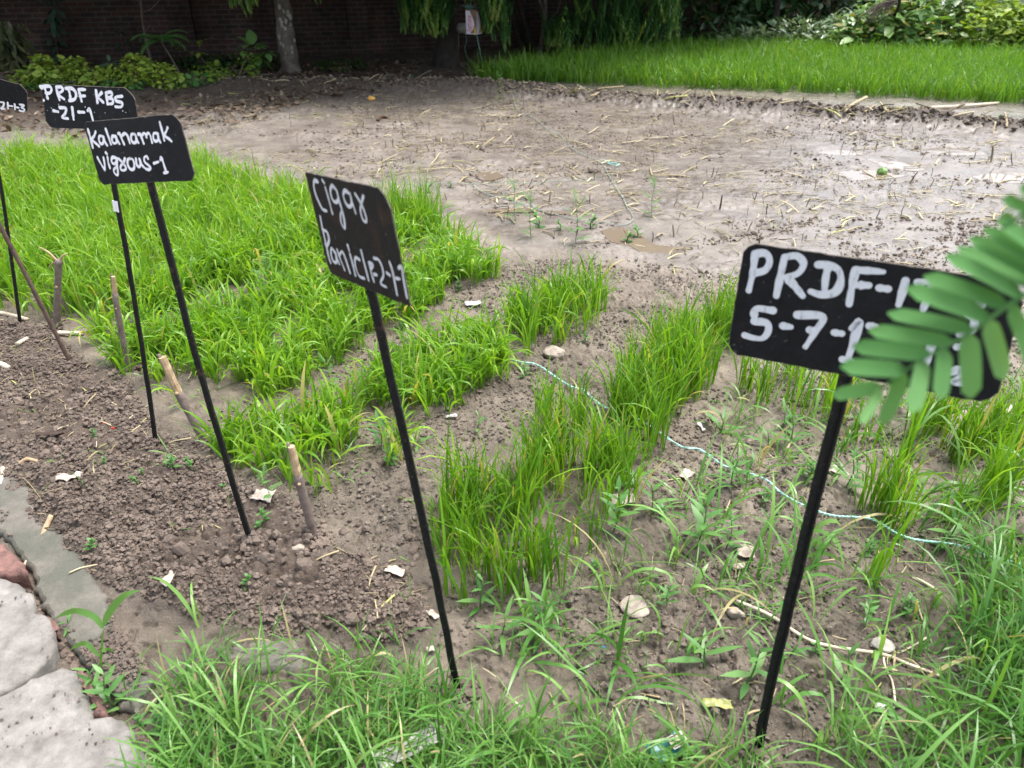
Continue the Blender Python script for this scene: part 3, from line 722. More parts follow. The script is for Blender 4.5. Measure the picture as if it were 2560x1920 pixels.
k_ = lambda S: [[(x / 2.15, y / 2.15) for x, y in s] for s in S]
Kb5 = k_([[(610, 1195), (640, 1280), (660, 1360)], [(612, 1193), (690, 1195), (713, 1240), (690, 1285), (632, 1288)], [(780, 1205), (800, 1300), (825, 1380)], [(782, 1203), (850, 1205), (868, 1250), (802, 1298)], [(802, 1310), (888, 1368)],
          [(910, 1222), (1000, 1225), (1052, 1290), (1036, 1368), (960, 1392)], [(950, 1232), (970, 1310), (975, 1388)], [(1090, 1242), (1110, 1320), (1130, 1398)], [(1092, 1237), (1180, 1237)], [(1112, 1330), (1178, 1325)],
          [(1330, 1252), (1340, 1340), (1350, 1418)], [(1408, 1282), (1352, 1340)], [(1352, 1346), (1428, 1412)], [(1470, 1282), (1480, 1360), (1490, 1436)], [(1472, 1282), (1540, 1274), (1548, 1320), (1500, 1350)], [(1502, 1352), (1560, 1372), (1558, 1428), (1502, 1438)],
          [(1690, 1330), (1605, 1345), (1612, 1395), (1688, 1420), (1678, 1476), (1600, 1476)]]) + \
      [[(347, 712), (375, 718)], [(386, 692), (425, 696), (420, 730), (400, 755), (438, 762)], [(466, 692), (475, 768)], [(506, 720), (544, 722)], [(566, 712), (578, 702), (600, 775)]]
T13 = [[(5, 657), (25, 661), (20, 685), (8, 698), (30, 700)], [(50, 660), (52, 700)], [(60, 680), (80, 683)], [(95, 670), (97, 705)], [(106, 690), (120, 692)], [(128, 672), (154, 676), (140, 692), (158, 702), (150, 716), (127, 711)],
       [(-40, 560), (-70, 640)], [(-90, 550), (-60, 600)]]
sign('black board lettered PRDF-1 and 5-7-1 in grey paint, partly hidden by the big leaf', [(1608, 522), (2222, 612), (2150, 875), (1570, 762)], (.018, .03, .02, .018), (.537, .986, 1.121), (-3.9, -3.4, -33), (1636, 1625), (1815, 862),
     [(z7, 56, Prd)], .297, M['plate'], M['paint_grey'], .021)
sign('rust blotched black board turned edgewise and lettered Cigar Panicle-2-1-1', [(658, 371), (835, 409), (887, 664), (711, 590)], (.004, .028, .004, .014), (-.266, 1.155, 1.197), (3.1, -6.7, -51.4), (992, 1490), (800, 625),
     [(z6, 42, Cig)], .193, M['plate_rusty'], M['paint_grey'], .0185)
sign('black board lettered Kalanamak vigrous-1 in bright white paint', [(179, 264), (385, 245), (424, 390), (217, 399)], (.012, .02, .018, .012), (-.847, 1.653, 1.223), (-8.9, -7.4, -26.3), (548, 1190), (325, 395),
     [(z5, 54, Kal)], .117, M['plate'], M['paint'], .019)
rd_ = random.Random(3)
sign('black board lettered PRDF KB5 -21-1 with splashes of white paint', [(87, 181), (288, 190), (302, 282), (101, 276)], (.008, .032, .02, .02), (-1.231, 2.185, 1.224), (-7.8, -.8, -17.3), (338, 972), (222, 278),
     [(c1, 20, Kb5)], .336, M['plate'], M['paint'], .0175,
     [(c1, (265, 560), 5), (c1, (278, 556), 4), (c1, (283, 645), 3.2)] + [(c1, (rd_.uniform(300, 830), rd_.uniform(555, 740)), rd_.uniform(.5, 1.3)) for _ in range(22)])
sign('farthest black board lettered 21-1-3, cut off by the picture edge', [(-170, 128), (58, 186), (60, 243), (-150, 188)], (.01, .03, .01, .01), (-2.25, 3.206, 1.137), (2.6, 14.3, -2.7), (41, 710), (-28, 222),
     [(c1, 12, T13)], .336, M['plate'], M['paint'], .0175)
b3 = onG(*c4((480, 1225)), -.04); tp = AY(*c4((-250, -180)), b3[1] + .05)
r0 = thing('iron_rod', 'bare rusty iron rod leaning over without any board', 'rod', (b3[0], b3[1], b3[2] + .04))
V, Fs = tube(catmull([tp, (tp + b3) / 2 + np.array([.004, 0, .004]), b3], 8), .009, 8, .08)
mk('shaft', V, Fs, M['rust'], r0)
V, Fs = tube([tp + (tp - b3) * .0, tp + (tp - b3) / np.linalg.norm(tp - b3) * .02], [.009, .006], 8)
mk('tip', V, Fs, M['rust'], r0)
s1 = bpy.data.objects['lettered_sign.003']; b3 = onG(338, 972, -.05)
ta, tb = AY(*c4((683, 135)), b3[1] + .0), AY(*c4((702, 203)), b3[1] + .0)
R_t = rot(-7.8, -.8, -17.3); tpx = AP(222, 278, np.array((-1.231, 2.185, 1.224)) + R_t[:, 1] * (.0175 * .32 + .004), R_t[:, 1])
f1, f2 = (tpx[2] - ta[2]) / (tpx[2] - b3[2]), (tpx[2] - tb[2]) / (tpx[2] - b3[2])
rod('white_tape', tpx * (1 - f1) + b3 * f1, tpx * (1 - f2) + b3 * f2, s1, .0195, M['paint'], 3, .0)
# ------------------------------------------------------------------ wooden stakes
def stake(label, top, base, rt, rb, mid=None, peel=.0, twigs=()):
    b = onG(*base, -.03); y = b[1]
    t = AY(*top, y + .01)
    P = [t] + ([AY(*mid, y + .005)] if mid else []) + [b]
    P = catmull(P, 10) if len(P) > 2 else catmull(P, 14)
    R_ = np.linspace(rt, rb, len(P)) * (1 + .10 * (rng.random(len(P)) - .5))
    root = thing('wooden_stake', label, 'stake', (b[0], b[1], b[2] + .03), 'cut wooden stakes pushed into the soil')
    k = max(2, int(len(P) * peel))
    if peel:
        V, Fs = tube(P[:k + 1], R_[:k + 1] * np.linspace(.82, .95, k + 1), 9, .12, seed=3); mk('peeled_end', V, Fs, M['peel'], root, smooth=False)
        V, Fs = tube(P[k:], R_[k:], 9, .08, seed=4); mk('shaft', V, Fs, M['stake'], root)
        # a splinter of bark running up beside the bare wood
        V, Fs = tube(P[:k + 1] + np.array([-rt * .7, .003, .01]), R_[:k + 1] * .42, 6, .2, seed=6); mk('bark_splinter', V, Fs, M['stake'], root)
    else:
        V, Fs = tube(P, R_, 9, .09, seed=5); mk('shaft', V, Fs, M['stake'], root)
    V, Fs = tube([P[int(len(P) * .45)] + np.array([0, -rt * .7, 0]), P[int(len(P) * .45)] + np.array([rt * .3, -rt * 1.25, .006])], [rt * .5, rt * .35], 7); mk('knot', V, Fs, M['peel'], root)
    for a in twigs:
        e = AY(*a, y + .02); V, Fs = tube(catmull([t + (b - t) * .04, (t + e) / 2 + np.array([0, 0, .006]), e], 4), np.linspace(rt * .45, rt * .15, 9), 6, .1); mk('broken_twig', V, Fs, M['peel'], root)
    return root
stake('grey stake with splayed broken twigs at its top', c4((375, 510)), c4((352, 935)), .016, .016, c4((368, 700)), 0, [c4((250, 428)), c4((432, 470)), c4((308, 566))])
stake('slim pinkish stake with a pale broken tip beside the second rod', c4((722, 615)), c4((825, 1230)), .010, .015, c4((752, 850)), .28)
stake('leaning stake stripped to yellow wood along its upper half', c4((1035, 1130)), d1((1330, 290)), .017, .013, c4((1150, 1380)), .46)
stake('short upright brown stake in front of the thin seedling row', d1((1872, 298)), d1((2035, 935)), .013, .014, d1((1935, 560)), .34)

# ------------------------------------------------------------------ twine across the beds
def twine(label, pts, r=.0030, pitch=.05, mats=('twine_mint', 'twine_pale')):
    P = catmull(pts, 10)
    d = np.concatenate([[0], np.cumsum(np.linalg.norm(np.diff(P, axis=0), axis=1))])
    n = max(20, int(d[-1] / .008)); s = np.linspace(0, d[-1], n)
    P = np.stack([np.interp(s, d, P[:, k]) for k in range(3)], -1)
    T = np.gradient(P, axis=0); T /= np.linalg.norm(T, axis=1)[:, None]
    A = np.cross(T, [0, 0, 1.0]); A /= np.linalg.norm(A, axis=1)[:, None] + 1e-9; B = np.cross(A, T)
    root = thing('plastic_twine', label, 'twine', P[0])
    for k, m in enumerate(mats):
        ph = s / pitch * 2 * math.pi * (1 + .15 * np.sin(s * 3)) + k * math.pi
        V, Fs = tube(P + r * .85 * (np.cos(ph)[:, None] * A + np.sin(ph)[:, None] * B), r * (1 + .2 * np.sin(s * 40 + k)), 6)
        mk('strand', V, Fs, M[m], root)
    return root
tw = [c5(p) for p in ((750, 930), (850, 980), (1000, 1070), (1060, 1130), (1150, 1160), (1260, 1180), (1380, 1260), (1480, 1320), (1550, 1340), (1620, 1400), (1690, 1450), (1850, 1500), (1980, 1570))] + \
     [d5(p) for p in ((0, 295), (130, 320), (280, 420), (420, 465), (550, 510), (640, 590), (760, 660), (900, 720), (1000, 745), (1230, 765), (1400, 860), (1530, 900), (1780, 930), (1950, 990), (2212, 1060), (2500, 1120))]
twine('mint and white twisted twine sagging across the seedling rows near the large board', [G(u, v, .055) + np.array([0, 0, .0]) for u, v in tw], .0025)
tf = [c2(p) for p in ((1100, 580), (1140, 710), (1240, 760), (1330, 840), (1420, 880), (1500, 970), (1600, 1020), (1690, 1070), (1720, 1120), (1760, 1190), (1820, 1286))] + \
     [c5(p) for p in ((1800, 110), (1830, 180), (1865, 230), (1860, 270), (1800, 290), (1620, 270), (1520, 260), (1380, 220), (1280, 190), (1130, 150), (1000, 120), (900, 75), (840, 25))]
twine('long faded twine wandering across the wet mud field and back', [onG(u, v, .012) for u, v in tf], .0019, .09, ('twine_faded', 'twine_faded'))
th_ = [c2(p) for p in ((200, 1180), (400, 1192), (540, 1195), (700, 1194), (850, 1190), (1100, 1190), (1230, 1186), (1350, 1175), (1500, 1168), (1700, 1160))]
twine('thin taut twine lying straight along the back edge of the beds', [onG(u, v, .02) for u, v in th_], .0013, .08, ('twine_faded', 'twine_faded'))
tk = [c2(p) for p in ((1690, 1050), (1740, 1062), (1790, 1070), (1770, 1080), (1720, 1066))]
twine('loose knot end of faded twine on the mud', [onG(u, v, .02) for u, v in tk], .0035, .08)

# ------------------------------------------------------------------ broken path, kerb and loose bricks
def slab(name, pts, z, drop, mat, jag=.006, seed=0, label=None, kind='structure', ztilt=0):
    P = GP(pts, z); o = []
    for i in range(len(P)):
        a, b = P[i], P[(i + 1) % len(P)]
        L = np.linalg.norm(b - a); m = max(1, int(L / .012))
        for t in np.arange(m) / m: o.append(a * (1 - t) + b * t)
    o = np.array(o); r = np.random.default_rng(seed)
    o = o + np.stack([fbm(o[:, 0] * 45, o[:, 1] * 45, seed + 1, 3) - .5, fbm(o[:, 0] * 45, o[:, 1] * 45, seed + 9, 3) - .5], -1) * jag * 4 + r.normal(0, jag * .25, o.shape)
    nx = np.roll(o, -1, 0) - np.roll(o, 1, 0); nrm = np.stack([nx[:, 1], -nx[:, 0]], -1); nrm /= np.linalg.norm(nrm, axis=1)[:, None] + 1e-9
    area = .5 * np.sum(o[:, 0] * np.roll(o[:, 1], -1) - np.roll(o[:, 0], -1) * o[:, 1])
    if area < 0: nrm = -nrm
    k = len(o); jj = r.normal(0, .003, (k, 1))
    ring = lambda off, zz: np.column_stack([o + nrm * (off + jj * .5), np.full(k, zz) + r.normal(0, .0012, k)])
    V = np.vstack([ring(-.012, z), ring(-.003, z - .005), ring(.001, z - .016), ring(-.006, z - drop * .6), ring(-.002, z - drop)])
    i = np.arange(k); j = (i + 1) % k
    Q = np.concatenate([np.stack([a * k + i, a * k + j, (a + 1) * k + j, (a + 1) * k + i], -1) for a in range(4)])
    V[:k, 2] = z
    rim2 = V[:k, :2]; lo, hi = rim2.min(0), rim2.max(0); st = max(.007, (hi - lo).max() / 130)
    gx, gy = np.meshgrid(np.arange(lo[0], hi[0], st), np.arange(lo[1], hi[1], st)); gp_ = np.column_stack([gx.ravel(), gy.ravel()]) + r.normal(0, st * .15, (gx.size, 2))
    gp_ = gp_[pdist(gp_[:, 0], gp_[:, 1], rim2) > st * .6]
    from mathutils.geometry import delaunay_2d_cdt
    res = delaunay_2d_cdt([Vector(p) for p in np.vstack([rim2, gp_])], [(a, (a + 1) % k) for a in range(k)], [], 1, 1e-6)
    vv = np.array([(p.x, p.y) for p in res[0]]); ff = np.array([f[:3] for f in res[2] if len(f) >= 3])
    de = np.abs(pdist(vv[:, 0], vv[:, 1], rim2))
    zt = z + sst(0, .03, de) * (.006 * (fbm(vv[:, 0] * 9, vv[:, 1] * 9, seed + 3, 5) - .45)) - sst(0, .02, de) * .004 * sst(.55, .68, fbm(vv[:, 0] * 22, vv[:, 1] * 22, seed + 5, 3))
    a2 = vv[ff[:, 1]] - vv[ff[:, 0]]; b2 = vv[ff[:, 2]] - vv[ff[:, 0]]
    ff = np.where((a2[:, 0] * b2[:, 1] - a2[:, 1] * b2[:, 0] < 0)[:, None], ff[:, ::-1], ff)
    V = np.vstack([V, np.column_stack([vv, zt])])
    ob = mk(name, V, [ff + 5 * k, Q], mat, origin=(o[:, 0].mean(), o[:, 1].mean(), 0), smooth=True)
    return tag(ob, label, kind=kind)
slab('path', [d2(p) for p in ((-300, 60), (0, 95), (60, 120), (130, 150), (200, 205), (222, 325), (290, 345), (325, 385), (345, 445), (350, 530), (300, 620), (180, 748), (60, 820), (-300, 960))], .075, .10, M['concrete'], .004, 1,
     'cracked pale concrete slab of the path edge, upper piece')
slab('path', [d2(p) for p in ((-300, 985), (60, 832), (192, 757), (400, 684), (470, 692), (500, 750), (540, 820), (590, 930), (585, 1000), (690, 1004), (790, 1008), (838, 1060), (855, 1110), (838, 1150), (862, 1200), (975, 1285), (1040, 1400), (1180, 1700), (-300, 1800))], .075, .10, M['concrete'], .004, 2,
     'cracked pale concrete slab of the path edge, lower piece')
slab('kerb', [d1(p) for p in ((-300, 60), (0, 310), (60, 390), (160, 540), (260, 660), (370, 790), (470, 960), (560, 1060), (700, 1300))] + [d2(p) for p in ((760, 460), (900, 620), (980, 760), (900, 900), (880, 1010), (640, 800), (540, 640), (400, 480), (260, 260), (220, 180))] + [d1(p) for p in ((180, 1050), (30, 880), (-300, 520))],
     .03, .07, M['kerbcon'], .005, 3, 'mossy low concrete footing between the path and the tilled soil')
b_ = slab('loose_brick', [d1(p) for p in ((-120, 900), (0, 905), (40, 930), (100, 985), (150, 1060), (165, 1090), (60, 1110), (-120, 1130))], .08, .10, M['brickred'], .004, 4, 'dark red brick sunk at the corner of the broken path', None)
b_['category'] = 'brick'
b_ = slab('loose_brick', [d2(p) for p in ((478, 705), (515, 700), (560, 790), (640, 880), (685, 960), (675, 990), (592, 994), (596, 930), (548, 820))], .066, .085, M['brickred'], .004, 5, 'worn pinkish brick showing at the broken slab edge', None)
b_['category'] = 'brick'
b_ = slab('loose_brick', [d2(p) for p in ((262, 372), (300, 358), (332, 390), (380, 450), (352, 470), (338, 425))], .062, .06, M['brickred'], .003, 6, 'small red brick fragment beside the upper slab', None)
b_['category'] = 'brick'
b_ = slab('stone_lump', [d2(p) for p in ((1400, 580), (1520, 520), (1700, 500), (1850, 510), (1950, 590), (1960, 680), (1850, 730), (1650, 700), (1450, 660))], .035, .06, M['kerbcon'], .008, 8, 'flat mossy grey stone half hidden in the weed grass', None)
b_['category'] = 'stone'

# ------------------------------------------------------------------ rubbish, stones, dropped things
def scrap(name, label, cat, uv, size, mat, rz=0., curl=.25, aspect=.7, seed=0, lift=.006, corners=None, group=None):
    """a thin crumpled sheet of real thickness"""
    r = np.random.default_rng(seed + 100); n = 9
    a, b = np.meshgrid(np.linspace(-1, 1, n), np.linspace(-1, 1, n))
    x = a * size / 2 * (1 + .16 * (vn(b * 1.7 + seed, b * 0 + 2, 3) - .5)); y = b * size / 2 * aspect * (1 + .3 * (vn(a * 1.9 + seed, a * 0 + 5, 4) - .5))
    x = x + size * .07 * (r.random(a.shape) - .5) * (np.abs(a) == 1); y = y + size * .07 * (r.random(a.shape) - .5) * (np.abs(b) == 1)
    zz = size * curl * (fbm(a * 1.3 + seed * 3.1, b * 1.3, seed, 3) - .35) + .06 * size * np.abs(a * b)
    x, y = x * .85, y * .85
    c, s = math.cos(rz), math.sin(rz)
    p = onG(*uv)
    X, Y = p[0] + c * x - s * y, p[1] + s * x + c * y
    zg = height(X.ravel(), Y.ravel()).reshape(X.shape)
    Zt = np.maximum(zg * .3 + p[2] * .7, zg) + zz * .45 + lift
    Zt = np.maximum(Zt + .006, zg + .010)
    V = np.stack([X, Y, Zt], -1).reshape(-1, 3); m = len(V)
    V = np.vstack([V, V - [0, 0, .0012]])
    i = np.arange(n - 1)[:, None] * n; j = np.arange(n - 1)[None]
    Q = np.stack([i + j, i + j + 1, i + j + n + 1, i + j + n], -1).reshape(-1, 4)
    rim = np.concatenate([np.arange(n), np.arange(1, n) * n + n - 1, (n - 1) * n + np.arange(n - 2, -1, -1), np.arange(n - 2, 0, -1) * n])
    rn = np.roll(rim, -1)
    S = np.stack([rn, rim, rim + m, rn + m], -1)
    return tag(mk(name, V, [Q, Q[:, ::-1] + m, S], mat, origin=p), label, cat, group)
def lump(name, label, cat, uv, size, mat, seed=0, flat=.6, sink=.25, group=None):
    r = np.random.default_rng(seed + 50); n, m = 18, 12
    th = np.linspace(0, math.pi, m); ph = np.arange(n) * 2 * math.pi / n
    T, Pp = np.meshgrid(th, ph, indexing='ij')
    d = np.stack([np.sin(T) * np.cos(Pp), np.sin(T) * np.sin(Pp), np.cos(T)], -1)
    k = r.normal(size=(7, 3)); k /= np.linalg.norm(k, axis=1)[:, None]
    q0 = np.linalg.qr(r.normal(size=(3, 3)))[0]; d0 = d; d = d @ q0
    rad = np.min(np.stack([(.62 + .3 * r.random()) / np.clip(d @ q, .3, 9) for q in k] + [np.ones(d.shape[:2])]), 0)
    rad = rad * (1 + .10 * (fbm(d[..., 0] * 3 + 5, d[..., 1] * 3 + d[..., 2] * 2, seed, 3) - .5))
    V = d0 * rad[..., None] * np.array([size / 2 * (1 + .3 * r.random()), size / 2, size / 2 * flat])
    p = onG(*uv)
    V = V.reshape(-1, 3) + p + np.array([0, 0, size * flat * (.5 - sink)])
    i = np.arange(m - 1)[:, None] * n; j = np.arange(n)[None]; jn = (j + 1) % n
    Q = np.stack([i + j, i + n + j, i + n + jn, i + jn], -1).reshape(-1, 4)
    return tag(mk(name, V, [Q], mat, origin=p, smooth=False), label, cat, group)
def stick(name, label, cat, pts, r, mat, branches=(), lift=None, group=None):
    P = [onG(u, v, (r if lift is None else lift)) for u, v in pts]
    V, Fs = tube(catmull(P, 6), np.linspace(r, r * .8, (len(P) - 1) * 6 + 1) if len(P) > 2 else np.linspace(r, r * .85, 7), 7, .12, seed=len(label))
    if not branches: return tag(mk(name, V, Fs, mat, origin=P[0]), label, cat, group)
    root = thing(name, label, cat, P[0], group); mk('main_stem', V, Fs, mat, root)
    for q in branches:
        V, Fs = tube(catmull([onG(u, v, r * .7) for u, v in q], 5), r * .55, 6, .1); mk('side_twig', V, Fs, mat, root)
    return root
scrap('paper_scrap', 'folded white paper scrap on the tilled soil near the kerb', 'paper', d1((480, 592)), .085, M['paper'], .3, .4, .7, 1)
scrap('paper_scrap', 'flat square white scrap under a small clover weed', 'paper', d1((1712, 698)), .075, M['paper'], -.05, .12, .85, 2)
lump('stone_chip', 'small grey white stone right of the second rod foot', 'stone', d1((1930, 1030)), .035, M['stone_white'], 3)
scrap('curled_leaf', 'brown curled dry leaf lying on the tilled soil', 'leaf', d1((365, 310)), .11, M['litter'], .15, .5, .38, 4)
stick('wood_chip', 'short yellow bark chip lying on the mossy kerb', 'wood chip', [d1(p) for p in ((285, 905), (325, 860), (370, 825))], .010, M['peel'])
stick('wood_chip', 'thick pale peeled stick end beside the sunken brick', 'wood chip', [d1(p) for p in ((178, 1075), (250, 1082), (340, 1092))], .012, M['drystick'])
stick('wood_chip', 'pale stub of stick upright against the picture edge kerb', 'wood chip', [d1(p) for p in ((15, 585), (30, 545), (45, 495))], .009, M['drystick'])
stick('wood_chip', 'dull yellow chip half buried where kerb meets soil', 'wood chip', [d1(p) for p in ((165, 492), (220, 480), (275, 472))], .008, M['peel'])
stick('dark_stick', 'dark weathered stick lying on the path edge', 'stick', [d1(p) for p in ((5, 740), (70, 690), (150, 625))], .008, M['twig'])
stick('plastic_stick', 'thin red plastic stick on the tilled soil', 'plastic litter', [d1(p) for p in ((688, 210), (745, 216), (805, 222))], .005, M['red_plastic'])
lump('stone_chip', 'pale round stone behind the mint twine', 'stone', c5((1365, 1145)), .085, M['stone_white'], 5, .75)
scrap('plastic_scrap', 'clear crumpled plastic scrap in the bare mud gap', 'plastic litter', c5((712, 1530)), .055, M['plastic'], .2, .5, .45, 6)
scrap('plastic_scrap', 'silvery foil scrap between the seedling patches', 'plastic litter', c5((850, 808)), .10, M['plastic'], .4, .4, .5, 7)
scrap('paper_scrap', 'torn pinkish white paper in the mud beside the dark green row', 'paper', d3((1810, 702)), .095, M['paper'], .15, .45, .5, 8)
scrap('paper_scrap', 'bent white paper scrap propped on a clod', 'paper', d3((360, 1160)), .065, M['paper'], -.2, .5, .6, 9)
scrap('paper_scrap', 'thin folded white scrap close to the rust blotched sign rod', 'paper', d4((600, 388)), .045, M['paper'], -.7, .4, .5, 10)
scrap('candy_wrapper', 'crushed red and white wrapper in front of the sign rod', 'wrapper', d4((588, 602)), .028, M['paper_pink'], .2, .7, .7, 11)
lump('stone_chip', 'large flat pinkish white stone alone on the mud', 'stone', d4((1895, 350)), .085, M['stone_white'], 12, .35, .2)
scrap('plastic_wrapper', 'long clear plastic wrapper caught in the lowest weed grass', 'wrapper', d4((460, 1255)), .19, M['plastic'], .6, .3, .26, 13, .02)
scrap('wrapper', 'lime yellow wrapper flattened in the mud', 'wrapper', d6((230, 970)), .085, M['lime_wrap'], -.1, .25, .3, 14)
scrap('paper_scrap', 'torn beige paper with ragged corners right of the stone', 'paper', d5((418, 1000)), .065, M['paper_pink'], -.3, .4, .8, 15)
scrap('paper_scrap', 'dull pink paper piece below the torn beige paper', 'paper', d5((372, 1092)), .055, M['paper_pink'], .2, .15, .5, 16)
scrap('paper_scrap', 'jagged white scrap directly behind the last rod', 'paper', d5((990, 482)), .05, M['paper'], .5, .8, .9, 17)
scrap('paper_scrap', 'bright white plastic scrap among the upright tufts', 'plastic litter', d5((1900, 640)), .06, M['plastic'], -.4, .5, .6, 18)
scrap('paper_scrap', 'narrow white plastic strip left of the large board', 'plastic litter', d5((130, 190)), .05, M['plastic'], -1.0, .5, .4, 19)
scrap('paper_scrap', 'white torn sheet at the edge behind the tufts', 'paper', d5((2125, 85)), .09, M['paper'], .2, .4, .6, 20)
scrap('paper_scrap', 'grey paper scrap curled in front of the twine start', 'paper', d5((30, 520)), .07, M['paper_pink'], .9, .5, .6, 21)
lump('stone_chip', 'yellowish angular stone chip on the mud', 'stone', d6((350, 382)), .038, M['stone_white'], 22, .9)
scrap('paper_scrap', 'small white scrap lying in the long dark grass', 'paper', d6((1945, 242)), .035, M['paper'], .1, .4, .5, 23)
lump('stone_chip', 'pale reddish stone sunk beside the bare twig', 'stone', d6((1290, 585)), .05, M['stone_grey'], 24, .5)
scrap('plastic_scrap', 'dirty grey plastic under the bent grass by the last rod', 'plastic litter', d6((1290, 1010)), .05, M['plastic'], -.6, .5, .6, 25)
lump('plastic_bit', 'tiny blue plastic bit stuck in the mud', 'plastic litter', d4((1690, 585)), .02, M['blue_plastic'], 26, .9)
scrap('paper_scrap', 'white paper corner poking from the soil behind the tall weed', 'paper', d2((1120, 225)), .05, M['paper'], 1.1, .5, .6, 27)
lump('stone_chip', 'pinkish stone on the ledge under the weed grass', 'stone', d2((800, 580)), .03, M['brickred'], 28, .7)
scrap('paper_scrap', 'white scrap in front of the far litter', 'paper', z2((1225, 1195)), .13, M['paper'], 0, .3, .4, 29)
lump('yellow_fruit', 'yellow fallen fruit on the far mud', 'fruit', c2((205, 652)), .085, M['fruit_y'], 30, .8, .1)
lump('green_fruit', 'round green fallen fruit on the shiny mud', 'fruit', c3((1297, 1112)), .085, M['fruit_g'], 31, .9, .1)
lump('dark_clod', 'single blue black clod on the mud field', 'clod', c2((915, 965)), .06, M['crumb'], 32, .8, .2)
lump('dark_clod', 'dark round clod beside the faded twine', 'clod', c2((1625, 1108)), .075, M['crumb'], 33, .8, .2)
stick('seed_pod', 'curled dark brown pod lying on the field', 'pod', [c2(p) for p in ((245, 785), (262, 768), (285, 762), (305, 768))], .02, M['pod'])
stick('wood_plank', 'grey weathered strip of wood by the far rice bed', 'plank', [c3(p) for p in ((1570, 705), (1800, 695), (2045, 672))], .022, M['drystick'])
stick('wood_plank', 'dark split branch in front of the grey strip of wood', 'branch', [c3(p) for p in ((1600, 715), (1680, 722), (1745, 722))], .016, M['twig'])
stick('bare_twig', 'long bare forked twig lying across the mud by the last rod', 'twig', [d6(p) for p in ((350, 312), (560, 410), (800, 550), (980, 612), (1280, 655), (1450, 690), (1680, 765))], .0055, M['drystick'],
      [[d6(p) for p in ((1290, 655), (1300, 740), (1345, 830), (1365, 980))], [d6(p) for p in ((1300, 655), (1400, 610), (1500, 560), (1580, 505))]], .012)
stick('bare_stick', 'pale stick lying behind the foot of the farthest sign', 'stick', [c4(p) for p in ((-60, 872), (60, 890), (185, 915))], .012, M['drystick'])
stick('bare_stick', 'bone white stick on the soil behind the iron rod foot', 'stick', [c4(p) for p in ((375, 985), (450, 990), (538, 1000))], .012, M['drystick'])
stick('bare_stick', 'short pale straw stub on the tilled soil', 'stick', [c4(p) for p in ((140, 1122), (170, 1098), (200, 1076))], .010, M['drystick'])
stick('bare_stick', 'stub of pale cane at the edge of the tilled soil', 'stick', [c4(p) for p in ((-30, 1235), (30, 1248), (82, 1258))], .014, M['drystick'])
stick('cane_piece', 'green yellow cane piece lying right of the last rod', 'cane', [d6(p) for p in ((1500, 105), (1570, 150), (1645, 195))], .0055, M['drystick'])
# teal sachet with its printed label
sr = thing('teal_sachet', 'teal sachet with white printed label in the lowest grass', 'wrapper', onG(*d4((2100, 1268)), .03))
o_ = scrap('packet', None, None, d4((2100, 1275)), .105, M['teal'], .45, .10, .62, 40, .006)
o_.parent = sr; o_.location = Vector(ORI[o_.name] - ORI[sr.name])
pc = onG(*d4((2150, 1262)), .0)
mb = MB(); cc, ss = math.cos(.45), math.sin(.45)
def sq(x, y, w, h, z):
    K = np.array([(-w, -h), (w, -h), (w, h), (-w, h)]) / 2 + (x, y)
    mb.add(np.column_stack([pc[0] + cc * K[:, 0] - ss * K[:, 1], pc[1] + ss * K[:, 0] + cc * K[:, 1], np.full(4, pc[2] + z - .026)]), [np.array([[0, 1, 2, 3]])])
sq(0, 0, .042, .032, .060); mb.build('printed_label', M['paper'], sr)
mb = MB()
for k in range(4): sq(0, -.012 + k * .008, .036 - .006 * (k % 2), .0022, .0606)
mb.build('print_line', M['rodpaint'], sr)

# ------------------------------------------------------------------ straw and crumbs on the field
def straw_mesh(seed, L, r, kink):
    g = np.random.default_rng(seed)
    P = np.array([[-L / 2, 0, r], [-L / 6, kink * L * .3, r * 1.5], [L / 6, kink * L * .2, r * 2.2], [L / 2, -kink * L * .2, r * 1.2]])
    V, Fs = tube(catmull(P, 3), np.linspace(r, r * .75, 10), 5, .1, seed=seed, flat=.6)
    return V, Fs
SP = []
protos = []
for k in range(8):
    V, Fs = straw_mesh(k, [.10, .14, .18, .22, .08, .13, .26, .11][k], [.0055, .0065, .006, .006, .008, .005, .006, .008][k], [.05, .12, -.2, .06, 0, .35, -.1, .08][k])
    me = mk('straw_stalk', V, Fs, M['straw'], attrs={'tint': np.full(len(V), [.35, .55, .75, .5, .85, .2, .65, .9][k])})
    protos.append(me)
FIELD = GP([(420, 230), (1000, 205), (1500, 245), (2212, 300), (2500, 340), (2500, 700), (1700, 640), (1330, 540), (1080, 500), (900, 420), (600, 385), (480, 330)])
q = []
while len(q) < 280:
    u, v = random.uniform(430, 2230), 200 + 460 * random.random() ** .75
    p = G(u, v)[:2]
    ins = pdist(np.array([p[0]]), np.array([p[1]]), FIELD)[0]
    dens = float(fbm(np.array([p[0] * 1.3]), np.array([p[1] * 1.3]), 90, 3)[0])
    if ins > 0 and dens > .42 + random.random() * .12: q.append(p)
first = set()
for i, p in enumerate(q):
    k = random.randrange(8)
    o = protos[k] if k not in first else protos[k].copy()
    if k in first: COL.objects.link(o)
    first.add(k)
    s = random.uniform(.7, 1.4)
    o.location = (p[0], p[1], gz(*p) + .001); o.rotation_euler = (random.uniform(-.1, .1), random.uniform(-.25, .12), random.gauss(.15, .9)); o.scale = (s, s, s)
    tag(o, 'pale broken straw stalk lying on the wet mud field', 'straw', 'straw stalks strewn over the mud field')
